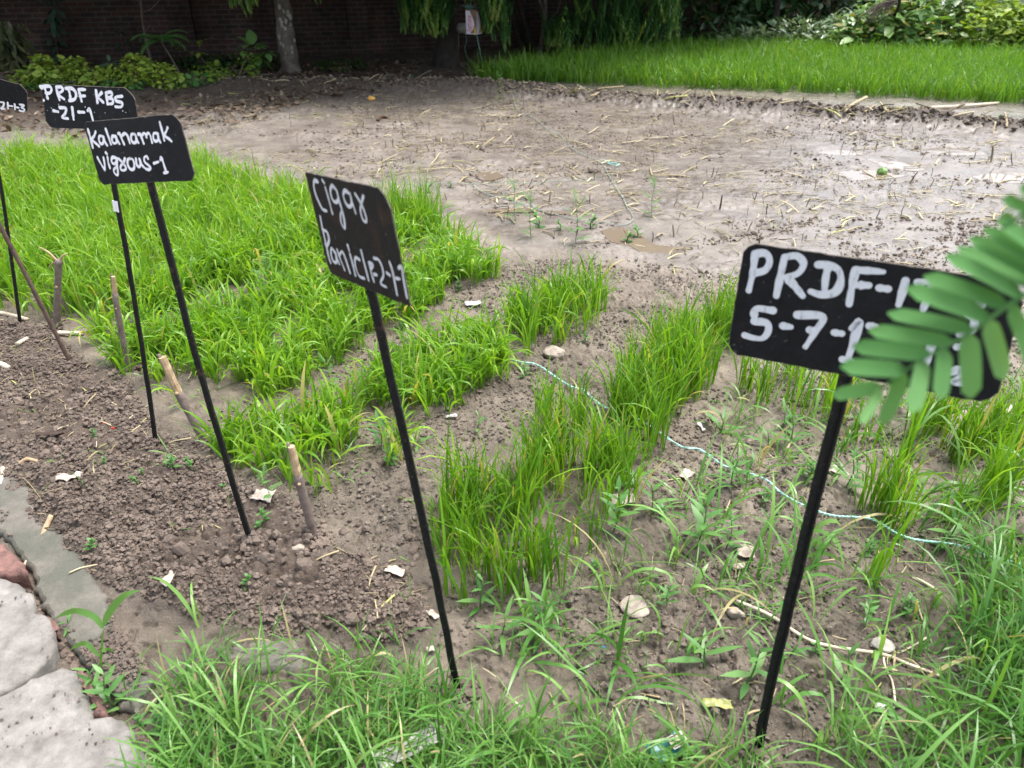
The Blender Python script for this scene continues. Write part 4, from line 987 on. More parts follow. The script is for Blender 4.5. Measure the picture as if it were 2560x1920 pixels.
def scatter_on(polys, n, seed, clump, thr):
    g = np.random.default_rng(seed); out = []
    P = polys; lo, hi = P.min(0), P.max(0)
    while sum(map(len, out)) < n:
        q = lo + g.random((n * 2, 2)) * (hi - lo)
        k = (pdist(q[:, 0], q[:, 1], P) > 0) & (fbm(q[:, 0] * clump, q[:, 1] * clump * 1.6, seed, 4) > thr + .12 * g.random(len(q)))
        out.append(q[k])
    return np.concatenate(out)[:n]
# crumbs of dark mud and short bits of straw, beyond counting
ico = np.array([[0, 0, 1], [.9, 0, .25], [.25, .85, .3], [-.75, .5, .2], [-.7, -.55, .3], [.3, -.9, .2], [0, 0, -.4]])
icf = [np.array([[0, 1, 2], [0, 2, 3], [0, 3, 4], [0, 4, 5], [0, 5, 1], [6, 2, 1], [6, 3, 2], [6, 4, 3], [6, 5, 4], [6, 1, 5]])]
def randframes(n, s, tiltmax=.5):
    az, ti = rng.random(n) * 6.283, rng.normal(0, tiltmax, n)
    d = np.stack([np.cos(az) * np.cos(ti), np.sin(az) * np.cos(ti), np.sin(ti)], -1)
    return frames(d, spin=rng.normal(0, tiltmax, n)) * s[:, None, None]
mb = MB()
BACKF = GP([(380, 215), (700, 180), (1000, 178), (1500, 215), (2212, 270), (2500, 300), (2500, 720), (1700, 660), (1330, 560), (1080, 500), (900, 420), (600, 385), (480, 330)])
Q_ = scatter_on(BACKF, 9000, 91, 1.7, .50); n = len(Q_)
sz = np.clip(rng.lognormal(math.log(.0068), .55, n), 0, .022)
Mx = randframes(n, sz, .4) * np.stack([np.full(n, 1.), 1 + rng.random(n) * .8, np.full(n, .75)], -1)[:, None, :]
V, Fs = inst(ico, icf, Mx, np.column_stack([Q_, height(Q_[:, 0], Q_[:, 1]) + sz * .08])); mb.add(V, Fs)
Q_ = GP([(1800, 470), (2212, 470), (2212, 620), (1900, 640), (1700, 560), (1500, 520)])
Q_ = scatter_on(Q_, 1300, 97, 2.2, .44); n = len(Q_); sz = np.clip(rng.lognormal(math.log(.0075), .5, n), 0, .022)
V, Fs = inst(ico, icf, randframes(n, sz, .4), np.column_stack([Q_, height(Q_[:, 0], Q_[:, 1]) + sz * .08])); mb.add(V, Fs)
Q_ = scatter_on(Z_TILL, 24000, 94, 3.2, .34); n = len(Q_); sz = np.clip(rng.lognormal(math.log(.0050), .45, n), 0, .011)
t = rng.random(2600) * (len(RIDGE) - 1.001); i = t.astype(int); Qr = RIDGE[i] * (1 - (t - i))[:, None] + RIDGE[i + 1] * (t - i)[:, None] + rng.normal(0, .12, (2600, 2)); szr = np.clip(rng.lognormal(math.log(.016), .5, 2600), 0, .045)
V, Fs = inst(ico, icf, randframes(2600, szr, .5), np.column_stack([Qr, height(Qr[:, 0], Qr[:, 1]) + szr * .25])); mb.add(V, Fs)
tag(mb.build('mud_crumbs', M['crumb'], smooth=False), 'dark crumbs of drying mud scattered over the field', kind='stuff')
mb = MB(); V, Fs = inst(ico, icf, randframes(n, sz, .5), np.column_stack([Q_, height(Q_[:, 0], Q_[:, 1]) + sz * .3])); mb.add(V, Fs)
for (u, v) in ((1636, 1625), (992, 1490), (548, 1190), (338, 972), (41, 710), c4((480, 1225)), c4((352, 935)), c4((825, 1230)), d1((1330, 290)), d1((2035, 935))):
    p = onG(u, v)[:2]; k = 90; a = rng.random(k) * 6.283; rr = .010 + np.abs(rng.normal(0, .028, k)); q2 = p + np.stack([np.cos(a), np.sin(a)], -1) * rr[:, None]; z2_ = np.clip(rng.lognormal(math.log(.0085), .4, k), 0, .018)
    V, Fs = inst(ico, icf, randframes(k, z2_, .5), np.column_stack([q2, height(q2[:, 0], q2[:, 1]) + z2_ * .3 + np.maximum(0, .012 - rr * .3)])); mb.add(V, Fs)
KB = GP([d1(p) for p in ((0, 310), (60, 390), (160, 540), (260, 660), (370, 790), (470, 960), (560, 1060), (700, 1300))] + [d2(p) for p in ((760, 460), (900, 620), (980, 760), (900, 900), (880, 1010), (640, 800), (540, 640), (400, 480), (260, 260), (220, 180))] + [d1(p) for p in ((180, 1050), (30, 880))])
q2 = scatter_on(KB, 800, 121, 3.0, .56); z2_ = np.clip(rng.lognormal(math.log(.0045), .5, 800), 0, .012)
V, Fs = inst(ico, icf, randframes(800, z2_, .5), np.column_stack([q2, np.full(800, .034)])); mb.add(V, Fs)
q2 = scatter_on(GP([d2(p) for p in ((0, 200), (200, 330), (330, 500), (500, 760), (580, 990), (820, 1100), (900, 1337), (0, 1337))]), 70, 122, 2.0, .5); z2_ = np.clip(rng.lognormal(math.log(.0026), .5, 70), 0, .005)
V, Fs = inst(ico, icf, randframes(70, z2_, .5), np.column_stack([q2, np.full(70, .079)])); mb.add(V, Fs)
def clod_template(seed):
    import bmesh
    bm = bmesh.new(); bmesh.ops.create_icosphere(bm, subdivisions=2, radius=1.0)
    V = np.array([v.co[:] for v in bm.verts]); Fc = np.array([[v.index for v in f.verts] for f in bm.faces]); bm.free()
    k = 1 + .75 * (fbm(V[:, 0] * 1.6 + seed, V[:, 1] * 1.6 + V[:, 2] * 2.1, seed, 4) - .5) + .35 * (fbm(V[:, 0] * 5 + seed, V[:, 1] * 5 + V[:, 2] * 4, seed + 3, 2) - .5)
    return V * k[:, None] * np.array([1, .85, .62]), [Fc]
for sd in range(6):
    for P_, n_, s0 in ((Z_TILL, 16, .0125), (Z_TILL, 420, .0068), (GP([(640, 1090), (940, 1180), (940, 1400), (560, 1330), (560, 1200)]), 14, .012), (GP([(300, 1000), (700, 760), (1080, 560), (1330, 560), (2300, 700), (2300, 1500), (900, 1500), (880, 1350), (700, 1150)]), 160, .008)):
        q2 = scatter_on(P_, n_, 130 + sd, 2.6, .40); z2_ = np.clip(s0 * rng.lognormal(0, .35, n_), 0, .04); cv, cf = clod_template(sd)
        V, Fs = inst(cv, cf, randframes(n_, z2_, .5), np.column_stack([q2, height(q2[:, 0], q2[:, 1]) + z2_ * .12])); mb.add(V, Fs)
q2 = scatter_on(GP([d2(p) for p in ((150, 120), (260, 330), (420, 470), (600, 700), (760, 960), (900, 1100), (1060, 1337), (840, 1300), (640, 1010), (480, 720), (320, 480), (200, 330))]), 1500, 141, 4.0, .3); z2_ = np.clip(rng.lognormal(math.log(.005), .5, 1500), 0, .014)
V, Fs = inst(ico, icf, randframes(1500, z2_, .5), np.column_stack([q2, height(q2[:, 0], q2[:, 1]) + z2_ * .2])); mb.add(V, Fs)
M['tillcrumb'] = simple('tilled_soil_crumb', (.070, .052, .041), (.175, .136, .109), 14, .85, .6, .004)
tag(mb.build('soil_crumbs', M['tillcrumb'], smooth=False), 'loose brown crumbs on the tilled soil', kind='stuff')
Q_ = scatter_on(np.vstack([B1B[:1], F4]) if False else GP([(300, 1000), (700, 760), (1080, 560), (1330, 560), (2300, 700), (2300, 1900), (900, 1900), (880, 1350), (700, 1150)]), 22000, 99, 3.2, .42); n = len(Q_); sz = np.clip(rng.lognormal(math.log(.0046), .5, n), 0, .012)
mb = MB(); V, Fs = inst(ico, icf, randframes(n, sz, .5), np.column_stack([Q_, height(Q_[:, 0], Q_[:, 1]) + sz * .2])); mb.add(V, Fs)
M['bedcrumb'] = simple('bed_mud_crumb', (.075, .061, .048), (.19, .157, .126), 30, .85, .6, .004)
tag(mb.build('mud_crumbs', M['bedcrumb'], smooth=False), 'grey crumbs of mud between the seedling rows', kind='stuff')
mb = MB(); TV, TF = straw_mesh(3, 1, .045, .05)
for P, n, ln in ((BACKF, 6500, .05), (Z_TILL, 700, .032), (F4, 520, .028), (B1B, 250, .04)):
    Q_ = scatter_on(P, n, 92 + n, 1.3, .40); L = ln * rng.lognormal(0, .45, n)
    V, Fs = inst(TV, TF, randframes(n, L, .16)[:, :, [1, 0, 2]], np.column_stack([Q_, height(Q_[:, 0], Q_[:, 1]) + .003])); mb.add(V, Fs, np.repeat(np.clip(rng.normal(.42, .3, n), .02, .99), len(TV)))
Q_ = GP(RIDGE, 0) if False else RIDGE
t = rng.random(500) * (len(RIDGE) - 1.001); i = t.astype(int); Q_ = RIDGE[i] * (1 - (t - i))[:, None] + RIDGE[i + 1] * (t - i)[:, None] + rng.normal(0, .13, (500, 2))
V, Fs = inst(TV, TF, randframes(500, .13 * rng.lognormal(0, .5, 500), .3)[:, :, [1, 0, 2]], np.column_stack([Q_, height(Q_[:, 0], Q_[:, 1]) + .012])); mb.add(V, Fs, np.repeat(np.clip(rng.normal(.45, .25, 500), .02, .99), len(TV)))
Q_ = scatter_on(BACKF, 500, 113, 1.1, .40); V, Fs = inst(TV, TF, randframes(500, .07 * rng.lognormal(0, .4, 500), .2)[:, :, [2, 0, 1]], np.column_stack([Q_, height(Q_[:, 0], Q_[:, 1]) + .02])); mb.add(V, Fs, np.repeat(np.clip(rng.normal(.12, .12, 500), .02, .6), len(TV)))
tag(mb.build('straw_litter', M['straw']), 'short bits of chopped straw strewn on mud and soil', kind='stuff')
# fallen leaves under the trees
LF = np.array([[0, -.5, 0], [.22, -.2, .06], [.24, .15, .05], [0, .5, 0], [-.24, .15, .05], [-.22, -.2, .06], [0, -.2, 0], [0, .15, -.01]])
LFf = [np.array([[0, 1, 6], [0, 6, 5], [3, 7, 2], [3, 4, 7]]), np.array([[6, 1, 2, 7], [5, 6, 7, 4]])]
LIT = GP([(-300, 150), (300, 150), (640, 140), (900, 128), (1200, 118), (1470, 112), (1250, 145), (1000, 185), (700, 215), (330, 330), (150, 300), (-300, 260)])
Q_ = scatter_on(LIT, 4200, 95, .8, .33); n = len(Q_)
V, Fs = inst(LF, LFf, randframes(n, .072 * rng.lognormal(0, .3, n), .35), np.column_stack([Q_, height(Q_[:, 0], Q_[:, 1]) + .02]))
mb = MB(); mb.add(V, Fs, np.repeat(np.clip(rng.normal(.45, .25, n), .02, .99), len(LF)))
tag(mb.build('leaf_litter', M['litter']), 'brown fallen leaves carpeting the ground under the trees', kind='stuff')

# ------------------------------------------------------------------ small weeds
def leaf_template(w, fold=.12, droop=.15):
    y = np.array([0, .2, .45, .75, 1.0]); ww = np.array([.12, .8, 1, .62, .02]) * w / 2
    z = -droop * y ** 2
    V = np.concatenate([np.stack([-ww, y, z + fold * ww], -1), np.stack([0 * y, y, z], -1), np.stack([ww, y, z + fold * ww], -1)])
    f = [[i, i + 5, i + 6, i + 1] for i in range(4)] + [[i + 5, i + 10, i + 11, i + 6] for i in range(4)]
    return V, [np.array(f)]
def weed_proto(kind, label, group):
    root = thing('weed', label, 'weed', (0, 0, 0), group)
    g = np.random.default_rng(len(kind) * 7)
    if kind.startswith('lance'):
        H_, nl, ll, w = ((.11, 8, .065, .24), (.07, 6, .085, .17), (.15, 11, .055, .30), (.05, 5, .06, .22))[(len(kind) - 5) % 4]
    elif kind == 'bushy':
        H_, nl, ll, w = .07, 14, .035, .45
    elif kind == 'pinnate':
        H_, nl, ll, w = .24, 7, .09, .3
    else:
        H_, nl, ll, w = .035, 9, .022, .7
    P = catmull([[0, 0, -.01], [.01, .006, H_ * .5], [-.004, .01, H_]], 5)
    V, Fs = tube(P, np.linspace(.0026, .0014, len(P)), 5); o = MB().add(V, Fs, .6).build('stem', M['weed'], root)
    t = np.linspace(.15, 1, nl); L = np.stack([np.interp(t * (len(P) - 1), np.arange(len(P)), P[:, k]) for k in range(3)], -1)
    az = np.arange(nl) * 2.4 + g.normal(0, .3, nl); el = .25 + .5 * t + g.normal(0, .15, nl)
    d = np.stack([np.cos(az) * np.cos(el), np.sin(az) * np.cos(el), np.sin(el)], -1)
    if kind == 'pinnate':
        mb = MB(); TV, TF = leaf_template(.35)
        for i in range(nl):
            for s in np.linspace(.15, 1, 7):
                for sd in (-1, 1):
                    e = np.cross(d[i], [0, 0, 1]) * sd + d[i] * .5
                    V, Fs = inst(TV, TF, frames(e[None]) * .028 * (1.1 - .4 * s), (L[i] + d[i] * ll * s)[None]); mb.add(V, Fs, .5 + .3 * g.random())
            V, Fs = tube([L[i], L[i] + d[i] * ll], .001, 4); mb.add(V, Fs, .6)
        mb.build('leaf_sprays', M['weed'], root)
    else:
        TV, TF = leaf_template(w)
        mb = MB(); sc = ll * (1.15 - .45 * t) * (1 + g.normal(0, .15, nl))
        V, Fs = inst(TV, TF, frames(d) * sc[:, None, None], L); mb.add(V, Fs, np.repeat(g.random(nl) * .7 + .1, len(TV))); mb.build('leaves', M['weed'], root)
    return root
def put_weeds(kind, label, group, spots, smin=.8, smax=1.25):
    p0 = weed_proto(kind, label, group)
    for i, (u, v) in enumerate(spots):
        loc = onG(u, v, -.002); s = random.uniform(smin, smax); rz = random.uniform(0, 6.28)
        if i == 0: p0.location = loc; p0.rotation_euler = (0, 0, rz); p0.scale = (s, s, s)
        else: copy_thing(p0, loc, rz, s)
LW = [d5(p) for p in ((700, 300), (560, 320), (290, 960), (560, 830), (1060, 570), (1850, 660), (100, 950), (1270, 1200), (420, 560), (640, 180), (880, 560), (1480, 560), (1700, 920), (250, 230), (330, 620))] + [d4(p) for p in ((1180, 330), (1280, 480), (1040, 480), (2100, 330), (1420, 300), (900, 300))] + [d3(p) for p in ((500, 300), (260, 330), (880, 190), (2000, 780), (1900, 600), (1750, 900), (1350, 1050))] + [d6(p) for p in ((1000, 820), (160, 700), (1180, 460), (700, 640), (420, 800))] + [d2(p) for p in ((480, 450), (750, 950), (860, 920), (620, 900))]
for k_, nm_ in enumerate(('lance', 'lance_', 'lance__', 'lance___')):
    put_weeds(nm_, 'leafy weed with pointed light green leaves on the bare mud', 'pointed leaf weeds on the bare mud', LW[k_::4], .6, 1.3)
put_weeds('bushy', 'tiny bushy weed with rounded leaves in the mud gap', 'bushy little weeds between the rows', [c5(p) for p in ((760, 700), (480, 1120), (1180, 1290), (1150, 1010), (1300, 980), (1560, 1060), (400, 960), (600, 990))] + [d3(p) for p in ((320, 430), (1640, 1150), (2070, 800))] + [d1(p) for p in ((1150, 530), (1720, 860))] + [d5(p) for p in ((350, 450), (520, 700), (1480, 330), (800, 560), (1220, 1000))] + [d6(p) for p in ((1440, 330), (850, 640))] + [d2(p) for p in ((930, 1110), (1060, 1160))], .5, .95)
put_weeds('clover', 'minute sprout with round leaves on the brown tilled soil', 'sprouts on the tilled soil', [d1(p) for p in ((600, 1000), (950, 570), (1460, 620), (700, 500), (1230, 520), (900, 640), (620, 300), (1700, 880), (1600, 1230))], .6, 1.1)
put_weeds('pinnate', 'slender weed with feathery leaf sprays rising from wet mud', 'feathery weeds at the field edge', [c5(p) for p in ((1220, 370), (1500, 400), (1990, 240), (1120, 260))] + [c2((1020, 640))], .8, 1.15)
put_weeds('clover', 'flat seedling with tiny round leaves on the open mud', 'tiny seedlings dotted over the mud', [c2(p) for p in ((160, 545), (600, 530), (1190, 395), (930, 425), (990, 400), (500, 470), (1600, 600), (470, 520), (300, 510), (1870, 640))] + [c3(p) for p in ((200, 590), (500, 600), (640, 600), (840, 600), (1000, 620), (1150, 630), (1780, 640), (2050, 770))] + [c5(p) for p in ((1260, 300), (1600, 300), (1830, 380), (1900, 360), (700, 50), (1400, 320), (580, 70))], 1.2, 2.6)
mi_ = weed_proto('pinnate', 'feathery mimosa like seedling spreading over the broad leaved bed', None)
mi_.location = onG(*c4((1720, 740))); mi_.scale = (1.0, 1.0, .75)
mi_ = copy_thing(mi_, onG(*c4((2110, 1340))), 1., .55, 'small feathery seedling at the front edge of the broad leaved bed')
mi_ = copy_thing(mi_, onG(*d1((1760, 720))), 2.0, .5, 'small clover like weed growing by the square white scrap')
# one tall broad grass plant beside the path
tg = MB()
for (pts, w) in (([(645, 760), (655, 560), (668, 420)], .006), ([(660, 440), (610, 370), (500, 330), (420, 345), (352, 380)], .017), ([(668, 420), (710, 330), (800, 230), (905, 195)], .018), ([(640, 620), (560, 545), (510, 545), (448, 583)], .014), ([(655, 590), (690, 575), (740, 590)], .010), ([(755, 950), (700, 880), (640, 800), (570, 790)], .018), ([(760, 940), (850, 900), (1000, 890)], .012)):
    P = []
    for i, p in enumerate(pts):
        u, v = d2(p); b = G(*d2((645, 770)))
        P.append(AY(u, v, b[1] + .01 * i))
    P = catmull(P, 7); n = len(P); s = np.linspace(0, 1, n)
    T = np.gradient(P, axis=0); T /= np.linalg.norm(T, axis=1)[:, None]
    W = np.cross(T, [.25, -.9, .45]); W /= np.linalg.norm(W, axis=1)[:, None]
    hw = (w / 2 * np.interp(s, [0, .15, .4, .75, 1], [.4, .85, 1, .7, .03]))[:, None]
    V = np.stack([P - W * hw + [0, 0, .001], P, P + W * hw + [0, 0, .001]], 1).reshape(-1, 3)
    f = [[3 * i + k, 3 * i + k + 1, 3 * i + k + 4, 3 * i + k + 3] for i in range(n - 1) for k in (0, 1)]
    tg.add(V, [np.array(f)], .62)
b = onG(*d2((645, 770)))
tag(tg.build('broad_grass_plant', M['grass'], origin=b), 'single tall grass plant with broad arching leaves beside the path slab', 'grass plant')

# ------------------------------------------------------------------ brick wall at the back
WA, WB = np.array([-16, 10.7]), np.array([9.5, 19.3])
wd = (WB - WA) / np.linalg.norm(WB - WA); wnr = np.array([wd[1], -wd[0]]); wang = math.atan2(wd[1], wd[0]); wlen = np.linalg.norm(WB - WA)
wall = thing('brick_wall', 'long dark brick boundary wall behind the trees', 'wall', (WA[0], WA[1], 0))
wall.rotation_euler = (0, 0, wang)
def wallpart(name, x0, x1, y0, y1, z0, z1):
    V, Fs = box(((x0 + x1) / 2, (y0 + y1) / 2, (z0 + z1) / 2), (x1 - x0, y1 - y0, z1 - z0))
    o = mk(name, V, Fs, M['brick'], smooth=False); o.parent = wall; o.location = (0, 0, 0); return o
wallpart('wall_face', 0, wlen, 0, .23, -.1, 2.5)
wallpart('plinth', 0, wlen, -.07, -.003, -.1, .30)
wallpart('coping', -.02, wlen + .02, -.04, .27, 2.503, 2.58)
for k in range(8):
    wallpart('pilaster', 1.2 + k * 3.1, 1.58 + k * 3.1, -.12, -.003, .303, 2.49); wallpart('pilaster_base', 1.2 + k * 3.1, 1.58 + k * 3.1, -.12, -.073, -.1, .30)

# ------------------------------------------------------------------ trees and shrubs
def leafcloud(mb, cen, rad, n, size, tmpl, tint=(.45, .25), droop=.3, shell=.55, seed=0, floor=.03):
    """n leaves spread through an ellipsoid with an uneven outline"""
    g = np.random.default_rng(seed)
    d = g.normal(size=(n, 3)); d /= np.linalg.norm(d, axis=1)[:, None]
    rr = g.random(n) ** (1 / 3 * shell) * (.72 + .5 * fbm(d[:, 0] * 2.2 + seed, d[:, 1] * 2.2 + d[:, 2] * 3, seed, 3))
    P = np.array(cen) + d * rr[:, None] * np.array(rad)
    keep = P[:, 2] > floor; P, d = P[keep], d[keep]; n = len(P)
    az = g.random(n) * 6.283; o = np.stack([np.cos(az), np.sin(az), g.normal(-droop, .4, n)], -1) + d * .5
    u = np.array([0, 0, 1.]) + d * .7 + g.normal(0, .35, (n, 3))
    Mx = frames(o, u) * (size * g.lognormal(-.05, .42, n))[:, None, None]
    V, Fs = inst(tmpl[0], tmpl[1], Mx, P)
    t = np.clip(tint[0] + tint[1] * g.normal(size=n) + .25 * (fbm(P[:, 0] * 3, P[:, 2] * 3 + P[:, 1], seed + 5, 2) - .5), .02, .96)
    mb.add(V, Fs, np.repeat(t, len(tmpl[0])))
LT_N, LT_B, LT_R, LT_L = leaf_template(.34), leaf_template(.55), leaf_template(.85, .2, .1), leaf_template(.28, .1, .5)
def trunk_tube(pts, r0, r1, jit=.06, n=12, seed=0):
    P = catmull(pts, 6); R_ = np.linspace(r0, r1, len(P)) * (1 + .05 * np.sin(np.arange(len(P)) * 1.7 + seed))
    R_[:3] *= [1.25, 1.12, 1.04]
    return tube(P, R_, n, jit, seed=seed)
FR = None
def frond_template():
    """a hanging shoot: a stem with narrow leaves all round it, tip downward along -Z, one metre long"""
    g = np.random.default_rng(5); mb = MB(); n = 44
    t = np.linspace(.02, 1, n); az = np.arange(n) * 2.4
    L = np.stack([.10 * t ** 2, 0 * t, -t], -1)
    el = -.35 - .75 * t + g.normal(0, .18, n)
    d = np.stack([np.cos(az) * np.cos(el), np.sin(az) * np.cos(el), np.sin(el)], -1)
    ln = .20 * np.interp(t, [0, .3, .8, 1], [.7, 1, .95, .8]) * (1 + g.normal(0, .1, n))
    TV = np.array([[-.03, 0, 0], [.03, 0, 0], [.16, .5, .01], [0, 1, -.03], [-.16, .5, .01]]); TF = [np.array([[0, 1, 2, 4]]), np.array([[4, 2, 3]])]
    V, Fs = inst(TV, TF, frames(d, np.array([.3, .2, 1.])) * ln[:, None, None], L); mb.add(V, Fs, np.repeat(.08 + .62 * t ** 1.5 + g.normal(0, .06, n), 5))
    return np.concatenate(mb.v), [np.concatenate(a) for a in mb.f.values()], np.concatenate(mb.t)
FR = frond_template()
def fronds(mb, tips, lens, tint=.0, seed=0, widen=1.0):
    g = np.random.default_rng(seed); n = len(tips)
    az = g.random(n) * 6.283; lean = g.normal(0, .24, n); lz = g.normal(0, .2, n)
    Mx = np.zeros((n, 3, 3))
    for i in range(n):
        c, s = math.cos(az[i]), math.sin(az[i])
        A = np.array([[c, -s, 0], [s, c, 0], [0, 0, 1]])
        B = np.array([[1, 0, lean[i]], [0, 1, lz[i]], [0, 0, 1]])
        Mx[i] = B @ A * lens[i] @ np.diag([widen, widen, 1])
    top = tips + np.array([0, 0, 1.0]) * lens[:, None] + np.column_stack([lean, lz, 0 * lz]) * lens[:, None]
    V, Fs = inst(FR[0], FR[1], Mx, top)
    t = np.clip(np.tile(FR[2], n) + np.repeat(g.normal(tint, .2, n), len(FR[0])), .02, .97)
    mb.add(V, Fs, t)
def tree(label, base, r0, trunkpts, mat, crowns, leafmat_, size=.16, nl=1500, hang=None, limbs=True, group='trees in front of the brick wall', name='shade_tree', tmpl=None):
    b = np.array(base, float); root = thing(name, label, 'tree', b, group)
    P = [b + np.array([0, 0, -.1])] + [b + np.array(p) for p in trunkpts]
    V, Fs = trunk_tube(P, r0, r0 * .55, seed=len(label)); tk_ = mk('trunk', V, Fs, mat, root)
    top = P[-1]
    if limbs:
        for c, rad in crowns:
            e = np.array(c); m = (top * .6 + e * .4) + np.array([0, 0, -.1])
            V, Fs = tube(catmull([top + (P[-2] - top) * .25, m, e], 5), np.linspace(r0 * .45, r0 * .12, 11), 8, .06); mk('limb', V, Fs, mat, root)
    mb = MB()
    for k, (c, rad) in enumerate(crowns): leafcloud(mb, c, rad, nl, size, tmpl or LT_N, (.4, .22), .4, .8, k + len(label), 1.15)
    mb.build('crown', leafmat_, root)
    if hang is not None:
        mb = MB()
        for (tips, lens, ti, wd_) in hang: fronds(mb, tips, lens, ti, len(tips), wd_)
        mb.build('hanging_foliage', M['droop'], root)
    return root, tk_
def hang_pts(conv, boxes, y0, y1, l0, l1, seed):
    """tips of hanging shoots inside photo boxes (u0,v0,u1,v1,n) at distances y0..y1"""
    g = np.random.default_rng(seed); T = []
    for (u0, v0, u1, v1, n) in boxes:
        for _ in range(n):
            u, v = conv((u0 + (u1 - u0) * g.random(), v0 + (v1 - v0) * g.random()))
            T.append(AY(u, v, y0 + (y1 - y0) * g.random()))
    T = np.array(T); T[:, 2] = np.maximum(T[:, 2], .06)
    return T, l0 + (l1 - l0) * g.random(len(T))
p1 = G(628, 156)
t1, tk1 = tree('straight tree with pale lichen blotches on its grey trunk', (p1[0], p1[1], 0), .165, [(.0, .02, .4), (.02, .03, .9), (.02, .05, 1.6), (.0, .1, 2.6)], M['trunk_pale'],
     [((p1[0] - .3, p1[1] - 1.2, 3.0), (2.3, 1.9, 1.1)), ((p1[0] - 2.4, p1[1] - .5, 3.1), (2.2, 1.9, 1.2)), ((p1[0] + 1.6, p1[1] - .9, 3.0), (1.9, 1.8, 1.1)), ((p1[0] - 5, p1[1] - .9, 3.0), (2.2, 1.9, 1.2)), ((p1[0] - 7.4, p1[1] - 1.4, 3.0), (2.2, 2.1, 1.2)), ((p1[0] - 1.5, p1[1] + 1.9, 3.9), (2.6, 1.6, 1.0)), ((p1[0] - 5.5, p1[1] + 1.4, 3.9), (2.6, 1.6, 1.0))], M['tree_dark'], .30, 2400,  # unseen crowns spread wide to darken the wall; last two added for shade
     [(*hang_pts(z2, [(1080, 40, 1180, 160, 4), (1230, 60, 1380, 290, 6), (1380, -60, 1500, 60, 5), (1150, -60, 1250, 30, 4)], p1[1] - .9, p1[1] - .3, .30, .5, 3), .12, .7), (*hang_pts(c1, [(2030, -60, 2060, 60, 2)], p1[1] - .9, p1[1] - .3, .30, .5, 4), .12, .6)])
M['lichen'] = simple('pale_lichen', (.15, .14, .12), (.34, .32, .29), 30, .85, .4, .003)
for (x, y, s) in ((1800, 90, 40), (1850, 150, 30), (1900, 190, 45), (1930, 230, 40), (1815, 270, 38), (1880, 280, 40), (1830, 330, 45), (1870, 380, 38), (1935, 340, 25), (1790, 500, 30), (1850, 610, 32), (1955, 640, 26), (1965, 710, 26), (1985, 555, 20), (1810, 590, 28), (1880, 720, 20)):
    u, v = z2((x, y)); d_ = ray(u, v); c0 = AY(u, v, p1[1])
    ax = np.array([p1[0] + .01, p1[1] + .02])
    o = c0[:2] - ax; rr_ = .165 * (1.0 - .07 * c0[2]); dx = np.clip(o[0] / rr_, -.93, .93); ang = math.asin(dx)
    n3 = np.array([math.sin(ang), -math.cos(ang), 0]); e1 = np.array([math.cos(ang), math.sin(ang), 0]); e2 = np.array([0, 0, 1.])
    a = np.arange(9) * .698; rj = s * .00083 * (1 + .7 * (rng.random(9) - .5))
    cpt = np.array([ax[0], ax[1], c0[2]]) + n3 * (rr_ * 1.07)
    R1 = cpt + (np.cos(a) * rj * .75)[:, None] * e1 + (np.sin(a) * rj * 1.3)[:, None] * e2
    lb_ = MB().add(np.vstack([R1, R1 - n3 * .03]), [np.arange(9)[None], np.stack([np.arange(9), (np.arange(9) + 1) % 9, (np.arange(9) + 1) % 9 + 9, np.arange(9) + 9], -1)])
    lb_.build('lichen_patch', M['lichen'], tk1, smooth=False)
p2 = G(965, 143)
tree('thick dark trunked tree with drooping feathery branches beside the hanging tin', (p2[0], p2[1], 0), .215, [(.02, 0, .4), (-.0, .05, .75), (.08, .1, 1.5), (.05, .1, 2.5)], M['trunk_dark'],
     [((p2[0], p2[1] - 1.6, 2.9), (2.2, 2., 1.1)), ((p2[0] + 1.8, p2[1] - .6, 3.0), (2., 2.2, 1.2)), ((p2[0] - 1.4, p2[1] + .3, 3.0), (2., 2., 1.2)), ((p2[0] - .6, p2[1] + 2.6, 3.9), (2.6, 1.7, 1.0)), ((p2[0] + 2.6, p2[1] + 3.2, 3.9), (2.6, 1.7, 1.0))], M['tree_dark'], .30, 2400,  # last two crowns added out of view above the wall to block sun
     [(*hang_pts(z4, [(0, 250, 300, 560, 26), (300, 350, 560, 590, 30), (480, 450, 820, 610, 42), (560, 150, 820, 500, 34), (150, -60, 560, 250, 34), (1400, 60, 1700, 320, 30), (1420, 330, 1680, 560, 26), (1690, 250, 1850, 560, 14), (1100, -100, 1500, 60, 20), (1600, 560, 1900, 900, 12)], p2[1] - .75, p2[1] - .15, .24, .46, 5), -.02, .8),
      (*hang_pts(z4, [(400, 150, 540, 300, 5), (520, 540, 660, 620, 5), (1480, 260, 1680, 420, 5)], p2[1] - .95, p2[1] - .75, .38, .55, 6), .35, .7)])
p3 = G(1322, 112)
tree('wide drooping tree whose feathery branches hang almost to the ground', (p3[0], p3[1] + .25, 0), .10, [(.05, .05, .5), (.15, .1, 1.2), (.1, .1, 2.2)], M['trunk_dark'],
     [((p3[0] + .5, p3[1] - 1.0, 2.75), (2.0, 1.8, 1.0)), ((p3[0] + 2.2, p3[1] + .4, 2.8), (1.7, 1.7, 1.0))], M['tree_dark'], .28, 2400,
     [(*hang_pts(c2, [(1320, 230, 1500, 320, 34), (1450, 150, 1700, 330, 60), (1650, 120, 1850, 345, 80), (1850, 150, 2050, 335, 70), (2030, 60, 2170, 320, 56), (1500, -40, 2150, 160, 110), (1680, 200, 1900, 350, 40)], p3[1] - 1.3, p3[1] - .1, .26, .52, 7), .0, .85),
      (*hang_pts(c2, [(1330, 270, 1520, 325, 12), (1750, 250, 2000, 330, 10), (2050, 60, 2170, 250, 10)], p3[1] - 1.45, p3[1] - 1.2, .35, .6, 8), .3, .8)])
